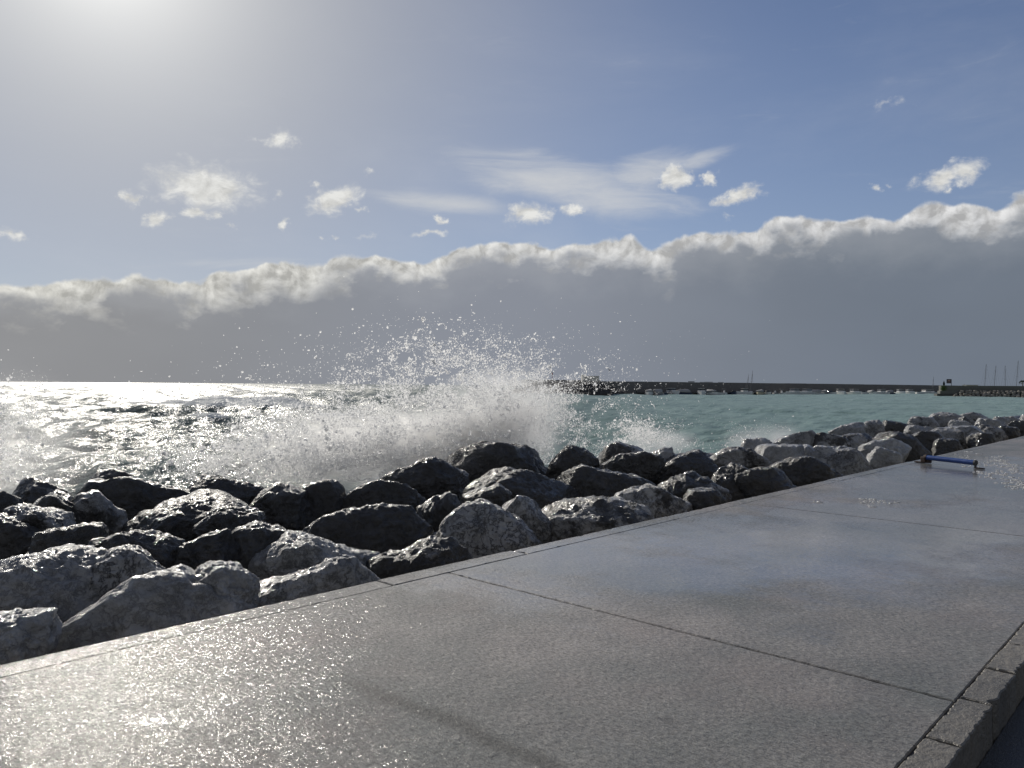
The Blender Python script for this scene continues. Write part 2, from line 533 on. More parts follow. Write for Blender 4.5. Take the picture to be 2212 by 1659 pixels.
def concrete_material():
    m_, t, b, o = material('wet_concrete')
    q = t.n('ShaderNodeTexCoord').outputs['Object']         # x along the promenade, y across it
    n1 = t.noise(q, 0.55, 6.0, 0.62)
    n2 = t.noise(q, 3.5, 7.0, 0.65)
    col = t.mix(t.lin(n1, 0.38, 0.62), C4(0.168, 0.174, 0.160), C4(0.335, 0.306, 0.280))
    col = t.mix(t.mul(t.lin(n2, 0.35, 0.7), 0.45), col, C4(0.13, 0.122, 0.117))
    speck = t.noise(t.v('MULTIPLY', q, (1.6, 0.7, 1.0)), 42.0, 5.0, 0.7)
    col = t.v('SCALE', col, scale=t.lin(speck, 0.32, 0.68, 0.42, 1.62))
    # reddish worn areas nearer the road
    red = t.step(t.noise(t.v('ADD', q, (9.0, 3.0, 0)), 0.9, 4.0, 0.6), 0.48, 0.70)
    col = t.mix(t.mul(red, 0.28), col, C4(0.24, 0.185, 0.165))
    # pale grit grains
    gr = t.vor(q, 46.0, 'F1', 'Color')
    grs = t.xyz(gr)[0]
    gd = t.vor(q, 46.0)
    grain = t.mul(t.step(grs, 0.86, 0.95), t.step(gd, 0.45, 0.2))
    col = t.mix(t.mul(grain, 0.30), col, C4(0.36, 0.35, 0.34))
    grain_d = t.mul(t.step(grs, 0.13, 0.06), t.step(gd, 0.5, 0.2))
    col = t.mix(t.mul(grain_d, 0.55), col, C4(0.07, 0.065, 0.062))
    # a dark tyre-like streak right across the slab, and a few dark stains
    sx, sy, sz = t.xyz(q)
    wob = t.mul(t.sub(t.noise(q, 1.4, 3.0, 0.5), 0.5), 0.35)
    streak = t.step(t.m('ABSOLUTE', t.add(t.sub(sx, 2.33), wob)), 0.11, 0.01)
    streak = t.mul(streak, t.step(t.noise(q, 2.6, 5.0, 0.6), 0.22, 0.50))
    streak = t.mul(streak, t.mul(t.step(sy, 1.2, 1.7), t.step(sy, 3.6, 2.9)))
    col = t.mix(t.mul(streak, 0.55), col, C4(0.045, 0.043, 0.042))
    st = t.step(t.noise(t.v('MULTIPLY', q, (1.6, 1.0, 1)), 3.4, 5.0, 0.55, 0.6), 0.66, 0.72)
    col = t.mix(t.mul(st, 0.55), col, C4(0.08, 0.078, 0.076))
    # film of water: a broad pool on the middle slab, thinner elsewhere
    pool = None
    for (cx_, cy_, rx_, ry_) in ((6.6, 3.5, 3.0, 1.6), (8.6, 2.6, 4.0, 2.0), (15.0, 3.0, 6.0, 2.4), (5.6, 4.1, 2.2, 0.9)):
        g = t.v('LENGTH', t.mapping(q, loc=(cx_, cy_, 0), scale=(rx_, ry_, 10.0), typ='TEXTURE'), out=1)
        g = t.step(g, 1.25, 0.25)
        pool = g if pool is None else t.mx(pool, g)
    broom = t.noise(t.v('MULTIPLY', q, (22.0, 1.3, 1.0)), 1.0, 5.0, 0.6)
    film = t.add(t.mul(pool, 0.8), t.mul(t.sub(t.noise(q, 0.9, 7.0, 0.68), 0.5), 1.9))
    film = t.step(t.add(film, t.mul(t.sub(broom, 0.5), 0.55)), 0.05, 0.75)
    col = t.mix(t.mul(film, 0.45), col, t.v('MULTIPLY', col, (0.50, 0.52, 0.55)))
    t.put(b.inputs['Base Color'], col)
    t.put(b.inputs['Roughness'], t.mixf(film, 0.62, 0.40))
    b.inputs['Specular IOR Level'].default_value = 0.3
    t.put(b.inputs['Coat Weight'], t.mul(t.mixf(film, 0.46, 1.0), t.sub(1.0, t.mul(streak, 0.75))))
    t.put(b.inputs['Coat Roughness'], t.mixf(film, 0.085, 0.06))
    b.inputs['Coat IOR'].default_value = 1.33
    g1 = t.noise(q, 120.0, 4.0, 0.7)
    g2 = t.noise(t.v('MULTIPLY', q, (1.3, 0.8, 1.0)), 26.0, 6.0, 0.68)
    lump = t.step(t.vor(t.v('ADD', q, t.v('SCALE', t.noise(q, 20.0, 2.0, 0.5, col=True), scale=0.05)), 30.0, 'SMOOTH_F1', smooth=0.4), 0.45, 0.05)
    nb = t.bump(t.add(t.add(t.mul(g1, 0.0055), t.mul(g2, 0.016)), t.add(t.mul(lump, 0.0012), t.mul(broom, 0.0035))), t.mixf(film, 1.0, 0.55), 1.0)
    t.put(b.inputs['Normal'], nb)
    nb2 = t.bump(t.add(t.mul(g2, 0.0034), t.mul(broom, 0.0030)), t.mixf(film, 1.0, 0.09), 1.0)
    # every wet grain has a facet of its own
    cc = t.vor(q, 96.0, 'F1', 'Color')
    cc2 = t.vor(t.v('MULTIPLY', q, (1.0, 0.7, 1.0)), 52.0, 'F1', 'Color')
    tilt = t.v('ADD', t.v('SUBTRACT', cc, (0.5, 0.5, 0.5)), t.v('SCALE', t.v('SUBTRACT', cc2, (0.5, 0.5, 0.5)), scale=0.6))
    tilt = t.v('MULTIPLY', tilt, (1.0, 1.0, 0.0))
    nb2 = t.v('NORMALIZE', t.v('ADD', nb2, t.v('SCALE', tilt, scale=t.mixf(film, 0.36, 0.025))))
    t.put(b.inputs['Coat Normal'], nb2)
    return m_


MAT_CONC = concrete_material()


def beam_material(name, a, c, rough=0.5):
    m_, t, b, o = material(name)
    q = t.n('ShaderNodeTexCoord').outputs['Object']
    n1 = t.noise(q, 1.7, 7.0, 0.65)
    n2 = t.noise(q, 16.0, 6.0, 0.66)
    col = t.mix(t.lin(n1, 0.3, 0.7), C4(*a), C4(*c))
    col = t.mix(t.mul(t.step(n2, 0.52, 0.68), 0.4), col, C4(0.07, 0.065, 0.06))
    t.put(b.inputs['Base Color'], col)
    t.put(b.inputs['Roughness'], t.lin(n2, 0.3, 0.7, rough * 0.7, rough * 1.2))
    b.inputs['Coat Weight'].default_value = 0.35
    b.inputs['Coat Roughness'].default_value = 0.25
    nb = t.bump(t.add(t.mul(n2, 0.018), t.mul(t.noise(q, 60.0, 4.0, 0.6), 0.006)), 1.0, 1.0)
    t.put(b.inputs['Normal'], nb)
    t.put(b.inputs['Coat Normal'], nb)
    return m_


MAT_KERB = beam_material('kerb_stone', (0.10, 0.092, 0.078), (0.24, 0.215, 0.175), 0.6)
MAT_JOINT = simple('joint_dirt', (0.045, 0.039, 0.034), 0.7, var=0.5, scale=30)


def asphalt_material():
    m_, t, b, o = material('wet_asphalt')
    q = t.n('ShaderNodeTexCoord').outputs['Object']
    n2 = t.noise(q, 60.0, 5.0, 0.7)
    t.put(b.inputs['Base Color'], t.mix(n2, C4(0.025, 0.025, 0.027), C4(0.07, 0.07, 0.072)))
    b.inputs['Roughness'].default_value = 0.45
    t.put(b.inputs['Normal'], t.bump(n2, 0.8, 0.012))
    return m_


MAT_ASPH = asphalt_material()


def water_material():
    m_, t, b, o = material('sea_water')
    geo = t.n('ShaderNodeNewGeometry')
    q = geo.outputs['Position']
    px, py, pz = t.xyz(q)
    dist = t.v('LENGTH', q, out=1)
    foam_at = t.n('ShaderNodeAttribute', attribute_name='foam').outputs['Fac']
    shal = t.n('ShaderNodeAttribute', attribute_name='harbour').outputs['Fac']
    n0 = t.noise(t.v('MULTIPLY', q, (1, 1, 0.3)), 0.05, 4.0, 0.6)
    deep = t.mix(n0, C4(0.085, 0.115, 0.108), C4(0.125, 0.160, 0.150))
    teal = t.mix(n0, C4(0.195, 0.288, 0.272), C4(0.25, 0.345, 0.322))
    col = t.mix(shal, deep, teal)
    fn = t.noise(q, 1.6, 8.0, 0.72, 0.6)
    fn2 = t.noise(t.v('MULTIPLY', q, (1.0, 1.0, 0.4)), 0.35, 6.0, 0.65)
    fm = t.step(t.add(t.mul(foam_at, 0.85), t.add(t.mul(t.sub(fn, 0.5), 0.9), t.mul(t.sub(fn2, 0.5), 0.7))), 0.42, 0.62)
    col = t.mix(t.mul(fm, 0.9), col, C4(0.70, 0.72, 0.72))
    k1 = t.lin(dist, 15.0, 120.0, 1.0, 0.25)
    a1 = t.noise(q, 3.2, 4.0, 0.55, 0.3)
    a2 = t.noise(q, 0.9, 5.0, 0.58, 0.3)
    a3 = t.noise(t.v('MULTIPLY', q, (1.0, 1.6, 1.0)), 0.16, 6.0, 0.6, 0.2)
    h = t.add(t.add(t.mul(t.mul(a1, 0.085), k1), t.mul(a2, 0.26)), t.mul(a3, t.lin(dist, 40.0, 500.0, 0.2, 1.2)))
    nb = t.bump(h, t.mixf(shal, 1.0, 0.8), 1.0)
    t.t.nodes.remove(b)
    df = t.n('ShaderNodeBsdfDiffuse')
    t.put(df.inputs['Color'], col); t.put(df.inputs['Normal'], nb)
    gl = t.n('ShaderNodeBsdfGlossy')
    t.put(gl.inputs['Color'], C4(1.0))
    t.put(gl.inputs['Roughness'], t.mul(t.m('POWER', t.lin(dist, 12.0, 420.0, 0.010, 0.17), 0.5), t.lin(t.noise(t.v('MULTIPLY', q, (1.0, 0.35, 1.0)), 0.06, 5.0, 0.65), 0.3, 0.7, 0.75, 1.15)))
    t.put(gl.inputs['Normal'], nb)
    fr = t.n('ShaderNodeFresnel')
    fr.inputs['IOR'].default_value = 1.333
    t.put(fr.inputs['Normal'], nb)
    # unresolved facets keep the mean reflectance of a rough sea well below that of a mirror
    k = t.mul(t.m('MINIMUM', fr.outputs[0], 0.75), t.mixf(fm, 0.31, 0.03))
    ms = t.n('ShaderNodeMixShader')
    t.put(ms.inputs[0], k); t.put(ms.inputs[1], df.outputs[0]); t.put(ms.inputs[2], gl.outputs[0])
    t.put(o.inputs['Surface'], ms.outputs[0])
    return m_


MAT_SEA = water_material()


def drop_material(name, tr=0.5):
    m_, t, b, o = material(name)
    t.t.nodes.remove(b)
    d = t.n('ShaderNodeBsdfDiffuse'); d.inputs[0].default_value = C4(0.95, 0.955, 0.96)
    l = t.n('ShaderNodeBsdfTranslucent'); l.inputs[0].default_value = C4(0.97, 0.975, 0.98)
    g = t.n('ShaderNodeBsdfGlossy'); g.inputs[0].default_value = C4(0.9); g.inputs[1].default_value = 0.25
    x = t.n('ShaderNodeMixShader'); x.inputs[0].default_value = tr
    t.t.links.new(d.outputs[0], x.inputs[1]); t.t.links.new(l.outputs[0], x.inputs[2])
    y = t.n('ShaderNodeMixShader'); y.inputs[0].default_value = 0.10
    t.t.links.new(x.outputs[0], y.inputs[1]); t.t.links.new(g.outputs[0], y.inputs[2])
    t.t.links.new(y.outputs[0], o.inputs['Surface'])
    return m_


MAT_DROP = drop_material('white_spray', 0.80)

# ------------------------------------------------------------------ road, kerb, promenade
rng = np.random.RandomState(11)


def slab_mesh(name, x0, x1, y0, y1, z1, z0, jit, step, chip=0.0):
    """a slab in the promenade frame with slightly broken edges"""
    def side(a, b):
        n_ = max(2, int(math.hypot(b[0] - a[0], b[1] - a[1]) / step))
        return [(a[0] + (b[0] - a[0]) * i / n_, a[1] + (b[1] - a[1]) * i / n_) for i in range(n_)]
    ring = side((x0, y0), (x1, y0)) + side((x1, y0), (x1, y1)) + side((x1, y1), (x0, y1)) + side((x0, y1), (x0, y0))
    A = np.array(ring)
    Q = np.c_[A * 9.0, np.full(len(A), x0 * 3.7)]
    off = jit * perlin(Q * .6) + jit * 0.7 * perlin(Q * 4.1)
    if chip:
        c_ = perlin(Q * 1.3 + 40)
        off += chip * np.clip(c_ - 0.28, 0, 1)
    cen = np.array([(x0 + x1) / 2, (y0 + y1) / 2])
    inx = np.where(np.isclose(A[:, 0], x0), 1.0, np.where(np.isclose(A[:, 0], x1), -1.0, 0.0))
    iny = np.where(np.isclose(A[:, 1], y0), 1.0, np.where(np.isclose(A[:, 1], y1), -1.0, 0.0))
    top = A + np.c_[inx, iny] * np.abs(off)[:, None]
    bm = bmesh.new()
    b = 0.006
    vt = [bm.verts.new((p[0] + ix * b, p[1] + iy * b, z1)) for p, ix, iy in zip(top, inx, iny)]
    vm = [bm.verts.new((p[0], p[1], z1 - b)) for p in top]
    vb = [bm.verts.new((p[0], p[1], z0)) for p in A]
    bm.faces.new(vt)
    n_ = len(vt)
    for i in range(n_):
        j = (i + 1) % n_
        bm.faces.new((vt[j], vt[i], vm[i], vm[j]))
        bm.faces.new((vm[j], vm[i], vb[i], vb[j]))
    me = bpy.data.meshes.new(name)
    bmesh.ops.triangulate(bm, faces=[f for f in bm.faces if len(f.verts) > 4])
    bm.normal_update()
    bm.to_mesh(me); bm.free()
    return me


def join_meshes(name, meshes):
    bm = bmesh.new()
    for me in meshes:
        bm.from_mesh(me)
        bpy.data.meshes.remove(me)
    out_ = bpy.data.meshes.new(name)
    bm.to_mesh(out_); bm.free()
    return out_


joints = [-60, -21.5, -16.4, -11.25, -6.1, -0.98, 4.15, 9.28, 22.0, 40.0, 80.0, 140.0]
G = 0.007
sl = [slab_mesh('s', a + G, b - G, P_KERB + 0.004, P_BEAM - 0.001, 0.0, -0.20, 0.0045, 0.03 if -3 < a < 12 else 0.3, chip=0.02)
      for a, b in zip(joints[:-1], joints[1:])]
pav = link('pavement', join_meshes('pavement', sl), MAT_CONC, rotz=ROTZ)
tag(pav, kind='structure')
bj = [-60, -14, -9, -4.6, -1.35, 0.85, 3.6, 5.1, 7.7, 9.15, 12.6, 16.9, 22.4, 28, 36, 50, 80, 140]
bl = []
for k, (a, b) in enumerate(zip(bj[:-1], bj[1:])):
    bl.append(slab_mesh('b', a + 0.006, b - 0.006, P_BEAM + 0.001, P_EDGE + rng.uniform(-0.015, 0.015), rng.uniform(-0.002, 0.003), -1.3,
                        0.0035, 0.03 if a < 30 else 0.3, chip=0.05))
tag(link('edge_kerb', join_meshes('edge_kerb', bl), MAT_CONC, rotz=ROTZ), kind='structure')
# kerb stones by the road
ks = []
kx = -12.0
while kx < 60:
    L = rng.uniform(0.50, 0.58)
    ks.append(slab_mesh('k', kx + 0.006, kx + L - 0.006, P_KERB - 0.15 + rng.uniform(-.004, .004), P_KERB - 0.004, 0.004 + rng.uniform(0, .012), -0.30,
                        0.015, 0.02 if kx < 12 else 0.2, chip=0.07))
    kx += L
tag(link('kerb', join_meshes('kerb', ks), MAT_KERB, rotz=ROTZ), kind='structure')
mb = MB()
mb.box(40, (P_KERB + P_EDGE) / 2 - 0.1, -0.341, 200, P_EDGE - P_KERB, 0.66)
tag(mb.build('pavement_bed', MAT_JOINT, rotz=ROTZ), kind='structure')
mb = MB()
mb.box(20, P_KERB - 0.15 - 20, -0.32, 260, 40, 0.30)
tag(mb.build('road', MAT_ASPH, rotz=ROTZ), kind='structure')

# ------------------------------------------------------------------ the sea
def sea():
    na, nr = 1000, 1700
    aa = np.linspace(R(-62), R(64), na)
    rr = 7.5 * (30000 / 7.5) ** (np.linspace(0, 1, nr))
    Aq, Rq = np.meshgrid(aa, rr)
    X = (np.sin(Aq) * Rq).ravel(); Y = (np.cos(Aq) * Rq).ravel()
    r_ = Rq.ravel()
    cell = np.maximum(r_ * math.log(30000 / 7.5) / nr, r_ * (aa[1] - aa[0]))
    rs = np.random.RandomState(5)
    # the right-hand part lies in the harbour mouth and is calmer
    ang_ = np.arctan2(X, Y)
    harb = 1 / (1 + np.exp(-(ang_ - R(1.5)) / R(4.5)))
    Z = np.zeros_like(X); DX = np.zeros_like(X); DY = np.zeros_like(X)
    crest = np.zeros_like(X)
    wind = R(205)                                  # travelling towards the shore
    for lam, amp, n_, spread in ((38, .38, 3, 12), (21, .30, 4, 22), (11, .15, 6, 35), (6, .11, 8, 45), (3.2, .080, 10, 55), (1.7, .042, 12, 70), (0.9, 0.018, 12, 80)):
        for _ in range(n_):
            L = lam * rs.uniform(.75, 1.3)
            th = wind + R(rs.normal() * spread)
            k = 2 * math.pi / L
            fade = np.clip((L / cell - 2.2) / 3.0, 0, 1)
            a_ = amp * rs.uniform(.6, 1.3) / math.sqrt(n_) * 1.5
            ph = k * (X * math.cos(th) + Y * math.sin(th)) + rs.uniform(0, 6.28)
            sh = np.sin(ph)
            cal = 1 - (0.62 if lam > 8 else 0.35) * harb
            z = a_ * fade * cal * sh
            Z += z
            st = 0.8 * a_ * fade * cal
            DX -= st * math.cos(th) * np.cos(ph); DY -= st * math.sin(th) * np.cos(ph)
    # one steeper swell rolling in on the left
    lean = 0.18
    for (xc, yc, half, amp, wid, tilt) in ((-34, 84, 26, .95, 6.0, -4), (-60, 150, 40, .7, 9, 5), (-15, 55, 14, .45, 4.0, 6)):
        u = (X - xc) * math.cos(R(tilt)) + (Y - yc) * math.sin(R(tilt))
        v_ = -(X - xc) * math.sin(R(tilt)) + (Y - yc) * math.cos(R(tilt)) + 1.5 * np.sin(u * .16)
        prof = np.where(v_ < 0, np.exp(-(v_ / (wid * .55)) ** 2), np.exp(-(v_ / (wid * 1.5)) ** 2))
        g = amp * np.exp(-(u / half) ** 2) * prof
        Z += g
    zc = Z / (0.5 * (1 - .5 * harb) + .15)
    foam = np.clip((zc - 1.12 - .15 * harb) * 1.0, 0, .8)
    p = NX * X + NY * Y
    foam = np.maximum(foam, np.clip(1.15 - (p - 13.0) / 6.5, 0, 0.72))
    # deep water keeps level; near the rocks the swell is held down a little
    hold = np.clip((p - 11) / 8, 0.25, 1)
    V = np.c_[X + DX * hold, Y + DY * hold, SEA_Z + Z * hold]
    i = np.arange(nr - 1)[:, None] * na + np.arange(na - 1)[None, :]
    Fc = np.stack([i, i + 1, i + na + 1, i + na], -1).reshape(-1, 4)[:, ::-1]
    # drop what lies under the promenade
    pm = p[Fc].max(axis=1) > 6.0
    Fc = Fc[pm]
    me = mesh_arrays('sea', V, Fc[:, ::-1], attrs={'foam': foam, 'harbour': harb})
    return link('sea', me, MAT_SEA)


tag(sea(), kind='structure')

# ------------------------------------------------------------------ the rock bank
def ztop(p):
    return float(np.interp(p, [4.5, 5.2, 6.0, 8.0, 9.6, 10.8, 11.6, 12.6, 14.0, 16.5], [-.12, .02, .16, .27, .36, .40, .30, -.1, -1.0, -2.2]))


def bank_core():
    ss = np.arange(-14, 110, 0.22); pp = np.linspace(4.70, 17.5, 60)
    S_, P_ = np.meshgrid(ss, pp)
    z = np.array([ztop(p) for p in pp])[:, None] + 0 * S_
    Q = np.c_[S_.ravel() * 1.2, P_.ravel() * 1.2, np.zeros(S_.size)]
    z = z.ravel() - 0.95 + 0.35 * fbm(Q, 4)
    V = np.c_[TX * S_.ravel() + NX * P_.ravel(), TY * S_.ravel() + NY * P_.ravel(), z]
    n_ = len(ss)
    i = np.arange(len(pp) - 1)[:, None] * n_ + np.arange(n_ - 1)[None, :]
    Fc = np.stack([i, i + 1, i + n_ + 1, i + n_], -1).reshape(-1, 4)
    o = link('rubble_bank', mesh_arrays('rubble_bank', V, Fc), MAT_ROCK)
    o.color = (1.0, 0.6, 0.2, 1)  # fully dark: the near-black shade of the deep gaps put into the colour
    return tag(o, kind='structure')


bank_core()


def rock_verts(rx, ry, rz, sub, seed, prof=None, rough=1.0, npl=24, sharp=26.0):
    rs = np.random.RandomState(seed)
    dirs, Fc = ico(sub)
    n_ = rs.normal(size=(npl, 3)); n_ /= np.linalg.norm(n_, axis=1)[:, None]
    n_ = np.vstack([n_, [[rs.normal() * .25, .15 + rs.normal() * .2, 1]], [[rs.normal() * .3, -1, .10 + rs.normal() * .12]], [[rs.normal() * .3, -1, .6]], [[1, -.4, .1]], [[-1, -.3, .2]]])
    n_ /= np.linalg.norm(n_, axis=1)[:, None]
    off = rs.uniform(.70, 1.0, len(n_)); off[-5:-3] = rs.uniform(.60, .82, 2)
    t_ = np.maximum(dirs @ n_.T, 0.02) / off[None, :]
    rad = (np.sum(t_ ** sharp, axis=1) + 0.72 ** sharp) ** (-1 / sharp)
    V = dirs * rad[:, None]
    lo, hi = V.min(0), V.max(0)
    V = (V - (lo + hi) / 2) / ((hi - lo) / 2)
    if prof is not None:
        k = np.interp(V[:, 0], np.linspace(-1, 1, len(prof)), prof)
        up = V[:, 2] > -0.2
        # raise or lower the upper surface to the given skyline
        V[:, 2] = np.where(up, -0.2 + (V[:, 2] + 0.2) * k, V[:, 2])
    nrm = V / np.array([rx, ry, rz]) ; nrm /= np.linalg.norm(nrm, axis=1)[:, None]
    V = V * np.array([rx, ry, rz])
    m_ = (rx * ry * rz) ** (1 / 3)
    sd = rs.uniform(0, 100, 3)
    wq = V + 0.10 * m_ * np.c_[perlin(V / (.5 * m_) + sd), perlin(V / (.5 * m_) + sd + 31), perlin(V / (.5 * m_) + sd + 67)]
    d = 0.085 * m_ * fbm(V / (0.95 * m_) + sd, 3)
    d += 0.040 * m_ * rough * (fbm(wq / (0.55 * m_) + sd + 9, 4, .6, ridged=True) - 0.7)
    d += 0.016 * rough * fbm(wq / 0.20 + sd, 5, .62)
    d += 0.012 * rough * (fbm(wq / 0.11 + sd + 3, 3, .6, ridged=True) - 0.6)
    if sub >= 5:
        d += 0.009 * rough * fbm(V / 0.045 + sd, 2)
        # bedding cracks
        ax = rs.normal(size=3); ax /= np.linalg.norm(ax)
        lay = (wq @ ax) / (0.30 * m_) + 0.5 * perlin(wq / (.6 * m_) + sd)
        fr = np.abs(lay - np.round(lay))
        d -= 0.022 * m_ * np.exp(-(fr / .05) ** 2) * np.clip(perlin(V / (.7 * m_) + sd + 5) * 2 + .3, 0, 1)
    return V + nrm * d[:, None], Fc


def hit(x, y):
    """where the ray through a picture point meets the surface of the bank"""
    d = ray(x, y)
    prev = None
    for t_ in np.arange(3.0, 140.0, 0.02):
        X, Y, z = d[0] * t_, d[1] * t_, CAM_Z + d[2] * t_
        p = NX * X + NY * Y
        if p < 4.3:
            continue
        if z <= ztop(p):
            return X, Y, z, t_ * d[1]
        if p > 13.2:
            break
    return X, Y, ztop(p), t_ * d[1]


